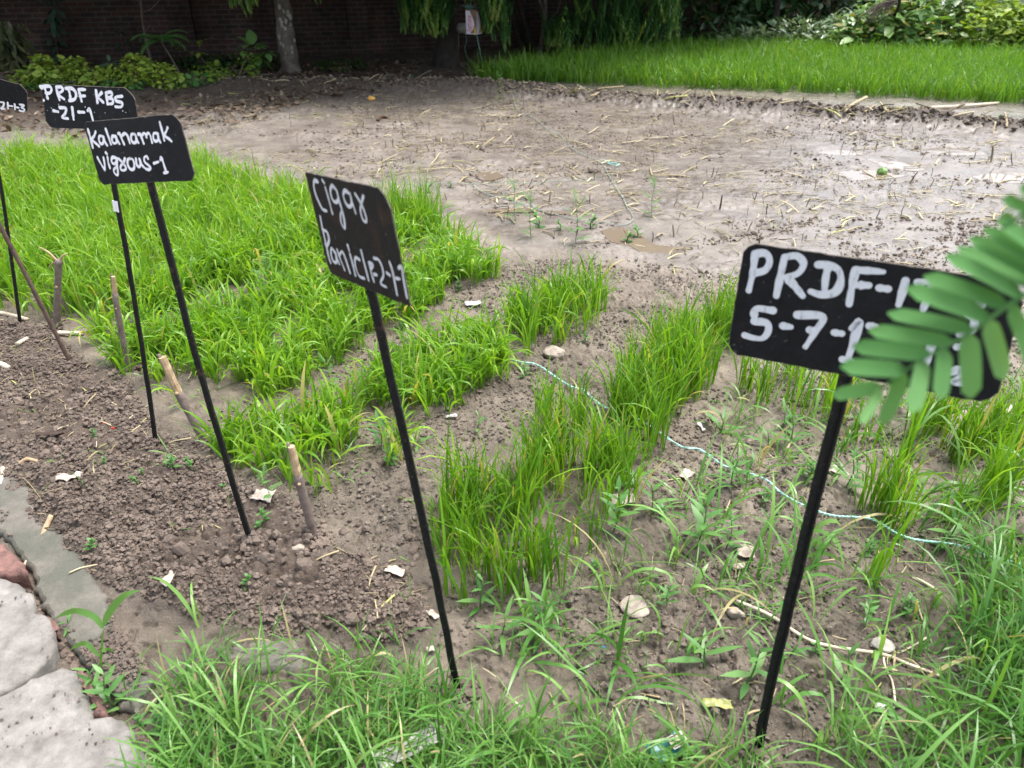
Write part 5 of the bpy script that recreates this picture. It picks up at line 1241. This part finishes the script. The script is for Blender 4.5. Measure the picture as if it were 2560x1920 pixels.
# thin pale forked tree and its leaning dark neighbour
p4 = G(1166, 117)
rt = thing('young_tree', 'slender pale forked trunk in front of bare bricks', 'tree', (p4[0], p4[1], 0), 'trees in front of the brick wall')
for nm, pts, r in (('trunk', [(0, 0, -.05), (.03, 0, .25), (.07, 0, .5), (.09, .02, .75), (.05, .05, 1.3), (.1, .1, 2.4)], .055), ('limb', [(.08, 0, .66), (.0, .02, .85), (-.08, .02, 1.1), (-.3, .1, 2.2)], .035), ('limb', [(.05, 0, .33), (.2, .03, .6), (.34, .05, .8), (.5, .05, 1.5)], .018)):
    V, Fs = trunk_tube([np.array([p4[0], p4[1], 0]) + p for p in pts], r, r * .6, .07, 10, 2); mk(nm, V, Fs, M['trunk_pale'], rt)
mb = MB(); leafcloud(mb, (p4[0], p4[1] - .3, 2.7), (1.0, .9, .7), 500, .18, LT_N, (.4, .2), .4, .8, 77, 1.2); mb.build('crown', M['tree_dark'], rt)
for k, (a, b2, r) in enumerate((((1830, 60), (2150, 940), .05), ((1900, 20), (2230, 900), .042), ((2000, 0), (2330, 960), .05), ((1960, 300), (2120, 930), .03))):
    b3 = G(*z4(b2)); t3 = AY(*z4((a[0] - (b2[0] - a[0]) * .9, a[1] - (b2[1] - a[1]) * .9)), b3[1] + .5)
    V, Fs = tube(catmull([b3 - [0, 0, .04], (b3 + t3) / 2 + [.02, 0, .02], t3], 8), np.linspace(r, r * .8, 17), 9, .07, seed=k)
    tag(mk('leaning_pole', V, Fs, M['trunk_dark'], origin=b3), ['thick dark pole leaning left against the tree, nearest the hanging tin', 'slimmer dark pole leaning beside the thickest one', 'dark pole leaning closest to the pale forked trunk', 'shortest thin dark pole among the leaning poles'][k], 'pole', 'dark poles leaning by the drooping tree')
# sapling, climber, dry foliage at the far edge
def sapling(label, base, pts, r, lf=None, mat=None, name='sapling', cat='sapling'):
    b = np.array([base[0], base[1], 0.]); root = thing(name, label, cat, b)
    V, Fs = tube(catmull([b + [0, 0, -.05]] + [np.array(p) for p in pts], 5), np.linspace(r, r * .5, len(pts) * 5 + 1), 8, .08); mk('stem', V, Fs, M['twig'], root)
    return root
ps = G(330, 146)
sp_ = sapling('bare thin grey sapling standing against the wall', ps, [AY(*z3((2020, 560)), ps[1]), AY(*z3((1975, 300)), ps[1]), AY(*z3((1950, 0)), ps[1]), AY(*z3((1930, -600)), ps[1])], .03)
V, Fs = tube(catmull([AY(*z3((1975, 165)), ps[1]), AY(*z3((2080, 130)), ps[1]), AY(*z3((2200, 10)), ps[1])], 4), .009, 6); mk('side_branch', V, Fs, M['twig'], sp_)
V, Fs = tube(catmull([AY(*z3((2005, 440)), ps[1]), AY(*z3((2040, 390)), ps[1]), AY(*z3((2090, 320)), ps[1])], 4), .007, 6); mk('side_branch', V, Fs, M['twig'], sp_)
def leafy(name, label, cat, base, stems, rosettes, mat, tmpl, group=None, stemr=.01):
    b = np.array([base[0], base[1], 0.]); root = thing(name, label, cat, b, group)
    for s in stems:
        V, Fs = tube(catmull([b + [0, 0, -.03]] + [np.array(p) for p in s], 5), stemr, 6, .05); mk('stem', V, Fs, M['twig'], root)
    mb = MB()
    for (c, n, size, el, ti) in rosettes:
        az = np.arange(n) * 2.4 + rng.normal(0, .25, n); e = rng.normal(el, .3, n)
        d = np.stack([np.cos(az) * np.cos(e), np.sin(az) * np.cos(e), np.sin(e)], -1)
        V, Fs = inst(tmpl[0], tmpl[1], frames(d) * (size * rng.lognormal(0, .2, n))[:, None, None], np.array(c) + d * size * .15)
        mb.add(V, Fs, np.repeat(np.clip(rng.normal(ti, .15, n), .02, .9), len(tmpl[0])))
    mb.build('leaves', mat, root)
    return root
pv = G(120, 142); yv = pv[1] - .1
leafy('climbing_plant', 'dark plant with whorls of broad leaves climbing up the wall', 'plant', pv, [[AY(*z3((800, 800)), yv), AY(*z3((770, 500)), yv), AY(*z3((750, 100)), yv), AY(*z3((760, -200)), yv)]],
      [(AY(*z3(p), yv - .05), n, s, el, .5) for p, n, s, el in (((760, 110), 10, .26, -.1), ((780, 30), 7, .22, .4), ((740, 230), 10, .24, -.4), ((760, 330), 6, .2, -.6), ((800, 560), 7, .20, -.2), ((760, 640), 9, .22, -.1), ((770, 740), 8, .22, -.5), ((830, 820), 6, .18, -.3), ((700, 540), 5, .18, -.3))], M['vine'], LT_N)
leafy('wall_creeper', 'thin creeper sprig hanging on the bricks beside the sapling', 'plant', G(280, 140), [[AY(*z3((1680, 560)), ps[1]), AY(*z3((1680, 400)), ps[1])]], [(AY(*z3(p), ps[1]), 5, .14, -.2, .3) for p in ((1680, 400), (1660, 480), (1720, 560), (1650, 590))], M['vine'], LT_N, None, .006)
# hanging drying foliage at the far edge: a low leafy tree branch
pd_ = G(-30, 165)
rt = thing('drooping_shrub', 'drying drooping shrub with limp leaves at the end of the wall', 'shrub', (pd_[0], pd_[1], 0))
V, Fs = trunk_tube([(pd_[0], pd_[1], -.05), (pd_[0] - .05, pd_[1], .5), (pd_[0], pd_[1], 1.1)], .05, .03); mk('stem', V, Fs, M['twig'], rt)
mb = MB(); g = np.random.default_rng(12); n = 620
cx = np.array([AY(*z3((60 + 330 * abs(g.normal(0, .42)) - 120, 280 + 800 * g.random())), pd_[1] - .6 * g.random()) for _ in range(n)])
dd = np.stack([g.normal(0, .4, n), g.normal(0, .4, n), -np.ones(n)], -1)
V, Fs = inst(LT_L[0], LT_L[1], frames(dd, g.normal(size=(n, 3))) * (.20 * g.lognormal(0, .25, n))[:, None, None], cx); mb.add(V, Fs, np.repeat(np.clip(g.normal(.42, .22, n), .02, .97), len(LT_L[0])))
mb.build('leaves', M['dryleaf'], rt)
# low plants at the foot of the wall
def bush(name, label, base_uv, blobs, mat, tmpl, size, group=None, droop=.1, tint=(.5, .22), cat='shrub', yoff=0.0):
    b = G(*base_uv); root = thing(name, label, cat, (b[0], b[1], 0), group); mb = MB()
    for k, (c, rad, n) in enumerate(blobs): leafcloud(mb, np.array([b[0], b[1] + yoff, 0]) + c, rad, n, size, tmpl, tint, droop, .9, k + len(label) + int(b[0] * 7) % 50)
    mb.build('leaves', mat, root)
    ms = MB()
    for k in range(5):
        c, rad, n = blobs[k % len(blobs)]
        e = np.array([b[0], b[1] + yoff, 0]) + np.array(c) + rng.normal(0, .4, 3) * np.array(rad)
        V, Fs = tube(catmull([[b[0] + rng.normal(0, .04), b[1], -.03], (np.array([b[0], b[1], 0]) + e) / 2 + [.02, 0, .05], e], 4), np.linspace(.014, .006, 9), 6); ms.add(V, Fs)
    ms.build('branches', M['twig'], root)
    return root
LG = 'low shrubs along the foot of the wall'
bush('lime_shrub', 'lime green low shrub just behind the splashed board, nearer the wall end', (150, 192), [((-.25, 0, .17), (.3, .25, .18), 420), ((-.3, .05, .33), (.16, .16, .10), 170), ((.12, .05, .30), (.22, .2, .12), 230), ((.35, -.1, .15), (.4, .25, .15), 380), ((-.6, .1, .12), (.25, .25, .13), 200)], M['lime'], LT_R, .05, LG, .0, (.62, .2))
bush('lime_shrub', 'lime green low shrub with tall tufts beside the fern like plant', (300, 194), [((-.1, 0, .14), (.4, .25, .15), 380), ((.0, .1, .34), (.2, .18, .10), 230), ((.32, 0, .22), (.26, .22, .15), 330), ((-.32, .05, .2), (.15, .15, .12), 130), ((.55, -.1, .12), (.2, .2, .12), 140)], M['lime'], LT_R, .05, LG, .0, (.68, .2))
bush('ground_shrub', 'mid green trailing low shrub under the fern like plant', (420, 190), [((0, 0, .08), (.5, .35, .11), 420), ((-.9, -.2, .07), (.5, .3, .10), 420), ((-1.7, -.2, .06), (.6, .3, .09), 400)], M['weed'], LT_R, .042, LG, .1, (.15, .18))
bush('ground_shrub', 'low weedy shrub with yellow tips in the middle of the wall foot', (505, 178), [((-.3, 0, .12), (.35, .3, .15), 300), ((.2, .2, .2), (.13, .13, .22), 150), ((-.05, -.5, .1), (.18, .15, .12), 160)], M['lime'], LT_R, .05, LG, .1, (.32, .28))
bush('ground_shrub', 'dark ground cover shrub close against the brick plinth', (470, 152), [((-.3, 0, .10), (.8, .25, .14), 480), ((.7, .1, .09), (.6, .25, .13), 360)], M['tree_dark'], LT_R, .06, LG, .1, (.6, .2))
bush('ground_shrub', 'dim low shrub at the foot of the lichen blotched trunk', (745, 152), [((0, 0, .06), (.4, .3, .10), 200)], M['tree_dark'], LT_R, .06, LG, .1, (.7, .2))
def fern(name, label, base, crown, n, L, mat, tint):
    b = G(*base); root = thing(name, label, 'fern', (b[0], b[1], 0)); c = AY(*crown, b[1])
    V, Fs = tube(catmull([[b[0], b[1], -.03], (np.array([b[0], b[1], 0]) + c) / 2, c], 4), .012, 6); mk('stem', V, Fs, M['twig'], root)
    TV, TF = leaf_template(.34); 
    for i in range(n):
        mb = MB(); az = i * 2.4 + .4; e0 = rng.uniform(.1, .9)
        s = np.linspace(0, 1, 12); el = e0 - 1.3 * s ** 1.3
        st = np.stack([np.cos(az) * np.cos(el), np.sin(az) * np.cos(el), np.sin(el)], -1) * L / 12
        P = c + np.cumsum(st, 0)
        for sd in (-1, 1):
            side = np.cross(st / np.linalg.norm(st, axis=1)[:, None], [0, 0, 1.0]) * sd
            V, Fs = inst(TV, TF, frames(side + st * 8) * (.13 * np.interp(s, [0, .3, 1], [.5, 1, .35]))[:, None, None], P); mb.add(V, Fs, tint + .15 * rng.random())
        V, Fs = tube(P, .004, 5); mb.add(V, Fs, .5)
        mb.build('frond', mat, root)
    return root
fern('fern_plant', 'fern like plant with drooping toothed fronds below the sapling', (400, 176), z2((120, 560)), 15, .42, M['weed'], .45)
leafy('broad_leaf_plant', 'dark plant with large oval leaves leaning beside the lichen blotched trunk', 'plant', G(560, 158), [[AY(*z2((1420, 650)), 12.1)], [AY(*z2((1560, 720)), 12.1)]],
      [(AY(*z2(p), 12.1), n, s, el, .75) for p, n, s, el in (((1400, 640), 9, .24, .1), ((1580, 720), 8, .24, -.2), ((1250, 690), 5, .2, .0), ((1500, 800), 5, .2, -.3))], M['weed'], LT_B)
leafy('seedling_tree', 'small blue green plant standing above the lime shrubs', 'plant', z3((0, 0)) and G(283, 196), [[AY(*z3((1530, 1050)), 10.9), AY(*z3((1515, 880)), 10.9)]], [(AY(*z3((1515, 870)), 10.9), 9, .17, .1, .55), (AY(*z3((1520, 960)), 10.9), 6, .14, -.2, .45)], M['vine'], LT_N, None, .012)
leafy('weed_stalk', 'thin stalk with a few yellowing leaves before the wall', 'plant', G(478, 172), [[AY(*z2((660, 760)), 12.0), AY(*z2((690, 560)), 12.0)]], [(AY(*z2((700, 560)), 12.), 5, .13, -.1, .8), (AY(*z2((650, 720)), 12.), 5, .13, -.2, .75)], M['lime'], LT_B, None, .006)
# brushwood by the trunk
for k, (label, pts) in enumerate((('thin fallen branch lying in front of the lichen blotched trunk', [(1060, 990), (1240, 980), (1420, 925)]), ('forked fallen branch reaching up to the lichen blotched trunk', [(1450, 1000), (1650, 930), (1830, 820)]), ('curved fallen twig at the foot of the lichen blotched trunk', [(1680, 1150), (1800, 1050), (1850, 930)]), ('long low twig lying along the edge of the leaf litter', [(1100, 1030), (1250, 1100), (1450, 1110), (1700, 1100)]))):
    stick('fallen_branch', label, 'branch', [z2(p) for p in pts], .013, M['twig'], (), .03 + .02 * k)
# far side: shrubs, climbers, dark thicket
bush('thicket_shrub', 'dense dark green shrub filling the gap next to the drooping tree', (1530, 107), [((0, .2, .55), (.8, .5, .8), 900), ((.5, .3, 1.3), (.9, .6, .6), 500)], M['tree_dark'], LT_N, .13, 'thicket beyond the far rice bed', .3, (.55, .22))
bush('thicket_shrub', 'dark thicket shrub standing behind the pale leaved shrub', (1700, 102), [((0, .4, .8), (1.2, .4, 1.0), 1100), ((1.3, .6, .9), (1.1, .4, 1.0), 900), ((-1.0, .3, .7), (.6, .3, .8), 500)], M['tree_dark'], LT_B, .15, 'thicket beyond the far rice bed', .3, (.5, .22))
pb = G(1575, 104)
leafy('large_leaf_plant', 'tall plant with big heart shaped leaves at the far edge of the bed', 'plant', pb, [[AY(*c3((330, 200)), pb[1]), AY(*c3((370, 30)), pb[1])], [AY(*c3((420, 150)), pb[1])]],
      [(AY(*c3(p), pb[1]), n, s, el, ti) for p, n, s, el, ti in (((360, 30), 8, .22, -.2, .35), ((320, 100), 8, .22, -.3, .3), ((400, 110), 8, .24, -.2, .35), ((420, 180), 8, .24, -.4, .25), ((300, 190), 7, .2, -.2, .3), ((350, 240), 8, .2, -.3, .4), ((390, 290), 7, .18, -.1, .45))], M['sage'], LT_R, None, .014)
bush('pale_shrub', 'grey green shrub with narrow pale leaves along the far bed', (1750, 110), [((-.3, 0, .25), (.9, .4, .34), 1000), ((.8, .0, .3), (.8, .4, .42), 1000), ((-1.4, .1, .18), (.7, .35, .24), 500)], M['sage'], LT_N, .10, 'thicket beyond the far rice bed', -.2, (.6, .22))
bush('creeper_shrub', 'big light green creeper mound with broad leaves behind the far bed', (1960, 122), [((-.2, .3, .5), (.9, .6, .65), 1700), ((.6, .5, .75), (.9, .6, .6), 1500), ((-.9, .2, .3), (.6, .4, .35), 800), ((.2, 0, .3), (.8, .4, .35), 900)], M['bush'], LT_B, .115, 'thicket beyond the far rice bed', -.1, (.66, .2))
bush('creeper_shrub', 'yellow green sunlit creeper spilling beside the biggest mound', (2150, 128), [((0, .2, .4), (.9, .5, .5), 1500), ((1.0, .3, .45), (1.0, .5, .5), 1300), ((.4, .8, .9), (1.2, .5, .5), 900)], M['lime'], LT_B, .105, 'thicket beyond the far rice bed', -.1, (.58, .2))
bush('creeper_shrub', 'fine leaved green shrub rising behind the yellow green creeper', (2080, 100), [((.2, .6, .9), (1.2, .5, .6), 1500), ((1.4, .8, .9), (1.0, .5, .6), 1000)], M['bush'], LT_N, .085, 'thicket beyond the far rice bed', -.1, (.6, .2))
pt5 = G(1662, 101)
tree('dark thin tree rising out of the far thicket', (pt5[0], pt5[1], 0), .09, [(.02, 0, .6), (.0, .05, 1.4), (.05, .1, 2.2)], M['trunk_dark'], [((pt5[0], pt5[1] + .5, 2.9), (1.4, 1.1, .8))], M['tree_dark'], .24, 900)
# dry thatch like bunch in the thicket
rt = thing('dry_branch_bunch', 'bunch of dry grey twigs hanging in front of the creeper mound', 'branches', G(1880, 108)); ms = MB()
for k in range(26):
    a = AY(*c3((1390 + rng.normal(0, 15), 15 + rng.normal(0, 12))), 14.5); e = AY(*c3((1220 + rng.normal(0, 40), 130 + rng.normal(0, 25))), 14.3 + .2 * rng.random())
    V, Fs = tube(catmull([a, (a + e) / 2 + [0, 0, .06 + .04 * rng.random()], e], 4), np.linspace(.009, .004, 9), 5); ms.add(V, Fs)
ms.build('twigs', M['twig'], rt)
V, Fs = tube(catmull([G(1880, 108) - [0, 0, .05], AY(*c3((1400, 60)), 14.5), AY(*c3((1390, -80)), 14.5)], 5), .03, 8, .1); mk('stem', V, Fs, M['trunk_dark'], rt)
# grey sheet wall behind the thicket
V, Fs = box((0, 0, 1.3), (5, .12, 2.8)); M['greywall'] = simple('grey_blue_wall_paint', (.18, .19, .22), (.27, .28, .32), 3, .7, .2, .004)
gw = thing('grey_wall', 'plain grey blue wall behind the creeper mound', 'wall', (13.2, 19.0, 0))
o_ = mk('wall_panel', V + [13.2, 19.0, 0], Fs, M['greywall'], gw, smooth=False)
V, Fs = box((13.2, 18.92, .95), (5, .03, .05)); mk('rail', V, Fs, M['paint'], gw, smooth=False)

# ------------------------------------------------------------------ hanging printed tin, its cords, the jar on a post
yb = p2[1] - .55
tc_ = AY(*z4((1270, 375)), yb); wpx_ = .0204 if False else None
s_ = np.dot(tc_ - CO, FW) / F * (320 / 2212) * .86406
tin = thing('hanging_tin', 'white and brown printed square tin hanging on green cord from the tree', 'tin', (tc_[0], tc_[1], tc_[2] - 185 * s_))
yaw = math.radians(-22); Rz = np.array([[math.cos(yaw), -math.sin(yaw), 0], [math.sin(yaw), math.cos(yaw), 0], [0, 0, 1]])
W_, D_, H_ = 200 * s_, 200 * s_, 355 * s_
def tbox(c, s): return box(Rz @ np.array(c, float) + tc_, s, Rz)
V, Fs = tbox((0, 0, 0), (W_, D_, H_)); mk('body', V, Fs, M['tin_brown'], tin, smooth=False)
for zz in (-1, 1):
    V, Fs = tbox((0, 0, zz * (H_ / 2 + .004)), (W_ * 1.03, D_ * 1.03, .012)); mk('rim', V, Fs, M['tin_white'] if zz < 0 else M['tin_brown'], tin, smooth=False)
def panel(name, poly, face, off, mat):
    """a printed patch on one face of the tin; poly in face units -.5...5"""
    P = np.array(poly, float)
    if face == 'front': L3 = np.column_stack([P[:, 0] * W_, np.full(len(P), -D_ / 2 - off), P[:, 1] * H_])
    else: L3 = np.column_stack([np.full(len(P), W_ / 2 + off), P[:, 0] * D_, P[:, 1] * H_])
    return mk(name, L3 @ Rz.T + tc_, [np.arange(len(P))[None]], mat, tin, smooth=False)
panel('printed_panel', [(-.49, -.49), (-.1, -.49), (.2, -.3), (.32, -.1), (.2, .15), (.0, .35), (-.1, .49), (-.49, .49)], 'front', .001, M['tin_white'])
panel('printed_panel', [(.2, -.49), (.45, -.49), (.45, -.2), (.3, -.25)], 'front', .0016, M['tin_gold'])
panel('printed_panel', [(-.49, -.49), (-.1, -.49), (.3, -.2), (.35, 0), (.1, .25), (-.2, .49), (-.49, .49)], 'side', .001, M['tin_white'])
panel('printed_panel', [(.15, -.49), (.45, -.49), (.45, -.25), (.3, -.3)], 'side', .0016, M['tin_gold'])
fc = bpy.data.curves.new('fortune_text', 'FONT'); fc.body = 'fortune'; fc.align_x = 'CENTER'; fc.align_y = 'CENTER'; fc.size = W_ * .52
fo = bpy.data.objects.new('tmp_text', fc); COL.objects.link(fo)
bpy.context.view_layer.update()
tm = bpy.data.meshes.new_from_object(fo.evaluated_get(bpy.context.evaluated_depsgraph_get()))
bpy.data.objects.remove(fo)
co = np.zeros(len(tm.vertices) * 3); tm.vertices.foreach_get('co', co); co = co.reshape(-1, 3)
ext = co[:, 0].max() - co[:, 0].min(); co[:, 0] *= H_ * .68 / ext; co[:, 1] *= 1.25
L3 = np.column_stack([-co[:, 1] - W_ * .16, np.full(len(co), -D_ / 2 - .0024), co[:, 0] - H_ * .06]) @ Rz.T + tc_ - ORI[tin.name]
tm.vertices.foreach_set('co', L3.ravel()); tm.update()
tm.materials.clear(); tm.materials.append(M['tin_red'])
to = bpy.data.objects.new('lettering', tm); COL.objects.link(to); to.parent = tin
def cord(label, pts, r, parent=None, name='hanging_twine'):
    P = catmull(pts, 12); n = len(P); s = np.arange(n)
    root = thing(name, label, 'cord', P[0])
    for k in (0, 1):
        ph = s * .9 + k * math.pi
        V, Fs = tube(P + r * .8 * np.stack([np.cos(ph), np.sin(ph), 0 * ph], -1), r, 5); mk('strand', V, Fs, M['cordpale'] if k else M['greencord'], root)
M['cordpale'] = simple('dull_pale_cord', (.10, .22, .18), (.2, .34, .28), 40, .5, .3, .002)
M['greencord'] = simple('dull_green_cord', (.03, .10, .075), (.07, .17, .13), 40, .5, .3, .002)
gp = onG(*z4((1420, 1120)))
cord('green cord running from the underside of the tin down to the ground', [AY(*z4((1320, 570)), yb - .02), AY(*z4((1345, 700)), yb - .02), AY(*z4((1375, 850)), yb - .02), AY(*z4((1400, 1000)), yb - .02), gp], .006)
cord('pale green cord above the tin reaching up into the branches', [AY(*z4((1230, -900)), yb), AY(*z4((1222, -300)), yb), AY(*z4((1220, 0)), yb), AY(*z4((1232, 170)), yb)], .006)
ms = MB()
for k in range(34):
    a = AY(*z4((1230 + rng.normal(0, 12), 165)), yb + rng.normal(0, .03)); e = AY(*z4((1215 + rng.normal(0, 70), 135 + rng.normal(0, 28))), yb + rng.normal(0, .05))
    V, Fs = tube(catmull([a, (a + e) / 2 + [0, 0, .02], e], 3), .003, 4); ms.add(V, Fs)
fr = ms.build('cord_tuft', M['cordpale'], tin)
pj = G(*z4((1005, 1110))); yj = pj[1]
po = thing('thin_post', 'thin brown post next to the thick dark trunk', 'post', (pj[0], pj[1], 0))
V, Fs = tube(catmull([[pj[0], pj[1], -.05], AY(*z4((1000, 800)), yj), AY(*z4((1000, 540)), yj)], 6), .022, 9, .08); mk('shaft', V, Fs, M['stake'], po)
V, Fs = tube([AY(*z4((1000, 545)), yj), AY(*z4((1002, 520)), yj)], [.024, .018], 9); mk('top_end', V, Fs, M['peel'], po)
ja = thing('plastic_jar', 'dirty white plastic jar lying across the top of the thin post', 'jar', AY(*z4((1060, 530)), yj))
V, Fs = tube(catmull([AY(*z4((1000, 485)), yj), AY(*z4((1060, 488)), yj), AY(*z4((1130, 492)), yj)], 5), np.array([.085, .10, .1, .1, .1, .1, .1, .1, .1, .098, .095]) * .82, 14); mk('body', V, Fs, M['white_cloth'], ja)
V, Fs = tube([AY(*z4((985, 484)), yj), AY(*z4((1002, 485)), yj)], [.06, .062], 12); mk('cap', V, Fs, M['plastic'], ja)
cord('short dull green cord dangling below the white jar', [AY(*z4((1110, 540)), yj), AY(*z4((1150, 690)), yj), AY(*z4((1120, 830)), yj), AY(*z4((1150, 960)), yj), onG(*z4((1190, 1080)))], .005)

# ------------------------------------------------------------------ the near compound leaf reaching in from a sapling beside the camera
def blade_leaf(mb, b, t, w, nrm, tint):
    d = t - b; L = np.linalg.norm(d); s = np.linspace(0, 1, 9)
    sag = -.10 * L * (s - .5) ** 2
    prof = np.interp(s, [0, .06, .2, .6, .87, .96, 1], [.3, .82, .98, 1, .92, .68, .2]) * w / 2
    side = np.cross(d, nrm); side /= np.linalg.norm(side)
    P = b + d * s[:, None] + nrm * sag[:, None]
    V = np.stack([P - side * prof[:, None] + nrm * .0012, P - side * prof[:, None] * .5 + nrm * .0002, P, P + side * prof[:, None] * .5 + nrm * .0002, P + side * prof[:, None] + nrm * .0012], 1).reshape(-1, 3)
    f = [[5 * i + k, 5 * i + k + 1, 5 * i + k + 6, 5 * i + k + 5] for i in range(8) for k in range(4)]
    mb.add(V, [np.array(f)], tint)
YL = .50
L6 = lambda p, dy=0.0: AY(*c6(p), YL + dy)
stem_b = np.array([.85, .62, 0.0])
nl_ = thing('leafy_sapling', 'near sapling whose compound leaf of oblong leaflets reaches over the large board', 'sapling', stem_b)
rach = [(1285, 1330), (1440, 1215), (1600, 1115), (1740, 1040), (1870, 960), (1980, 880), (2080, 810), (2195, 735), (2420, 610), (2800, 470)]
RP = catmull([L6(p) for p in rach] + [np.array([.70, .58, 1.36]), np.array([.84, .62, 1.30])], 6)
V, Fs = tube(RP, np.linspace(.0009, .003, len(RP)), 7); mb = MB(); mb.add(V, Fs, .8); mb.build('rachis', M['fore'], nl_)
V, Fs = tube(catmull([stem_b - [0, 0, .03], [.84, .63, .6], [.85, .62, 1.3], [.87, .63, 1.9]], 8), np.linspace(.012, .006, 25), 8, .05); mk('stem', V, Fs, M['twig'], nl_)
nv = -FW * .9 + UP * .2
for k, (b, t, w) in enumerate((((2195, 735), (1700, 478), 105), ((2090, 800), (1560, 610), 112), ((1985, 878), (1450, 690), 112), ((1870, 960), (1330, 845), 108), ((1740, 1038), (1205, 955), 100), ((1600, 1112), (1105, 1060), 95), ((1445, 1212), (1030, 1190), 92), ((1288, 1325), (975, 1372), 86), ((2350, 650), (1850, 365), 105), ((2480, 590), (2030, 250), 105), ((2280, 690), (1775, 425), 105), ((2420, 620), (1945, 305), 105),
                               ((1292, 1330), (1150, 1545), 70), ((1430, 1225), (1290, 1560), 95), ((1560, 1150), (1480, 1480), 100), ((1690, 1075), (1655, 1395), 112), ((1840, 985), (1860, 1392), 130), ((1965, 895), (2070, 1270), 125), ((2110, 795), (2250, 1190), 125), ((2260, 700), (2420, 1080), 125))):
    mb = MB(); B_, T_ = L6(b), L6(t, rng.normal(.0, .016) + (.02 if k < 12 else -.02))
    sc_ = np.dot(B_ - CO, FW) / F * .3918 * .86406
    n2 = nv + np.array([0, 0, .12 if k < 12 else -.1]) + rng.normal(0, .12, 3)
    blade_leaf(mb, B_, T_, w * sc_ * (1.25 if k < 12 else 1.08), n2 / np.linalg.norm(n2), (.35 if k < 12 else .72) + rng.normal(0, .13))
    mb.build('leaflet', M['fore'], nl_)
R2 = catmull([L6((2060, 300), -.05), L6((2120, 270), -.05), L6((2300, 140), -.05), L6((2600, 0), -.05), np.array([.8, .6, 1.5]), np.array([.86, .63, 1.6])], 5)
V, Fs = tube(R2, .0015, 6); mb = MB(); mb.add(V, Fs, .7); mb.build('rachis', M['fore'], nl_)
for (b, t, w) in (((2230, 195), (2060, 120), 90), ((2120, 270), (2045, 225), 80), ((2300, 150), (2170, 40), 90), ((2200, 220), (2230, 380), 80)):
    mb = MB(); B_ = L6(b, -.05); blade_leaf(mb, B_, L6(t, -.05), w * np.dot(B_ - CO, FW) / F * .3386, -FW, .45); mb.build('leaflet', M['fore'], nl_)
# the rest of both leaves, and one more leaf higher on the stem
R3 = catmull([np.array([.87, .63, 1.75]), np.array([1.0, .70, 1.86]), np.array([1.15, .80, 1.86]), np.array([1.28, .88, 1.80])], 10)
V, Fs = tube(R3, np.linspace(.0022, .0009, len(R3)), 6); mb = MB(); mb.add(V, Fs, .7); mb.build('rachis', M['fore'], nl_)
for RR, skip in ((RP, .50), (R2, .50), (R3, -1)):
    d_ = np.concatenate([[0], np.cumsum(np.linalg.norm(np.diff(RR, axis=0), axis=1))])
    for k, x_ in enumerate(np.arange(.02, d_[-1] - .05 * (skip > 0), .0125)):
        p_ = np.array([np.interp(x_, d_, RR[:, c]) for c in range(3)])
        if skip > 0 and p_[0] < skip: continue
        q_ = np.array([np.interp(min(x_ + .01, d_[-1]), d_, RR[:, c]) for c in range(3)]); t_ = (q_ - p_) / (np.linalg.norm(q_ - p_) + 1e-9)
        for sd in (-1, 1):
            e_ = np.cross(t_, [0, -.3, 1.0]) * sd; e_ = e_ / np.linalg.norm(e_) + t_ * (-.35 if skip > 0 else .35) + np.array([0, 0, rng.normal(0, .12)])
            mb = MB(); blade_leaf(mb, p_, p_ + e_ / np.linalg.norm(e_) * .055, .0125, np.array([rng.normal(0, .15), -.3, 1.0]) / 1.05, .5 + rng.normal(0, .12)); mb.build('leaflet', M['fore'], nl_)
print('built', len(bpy.data.objects))
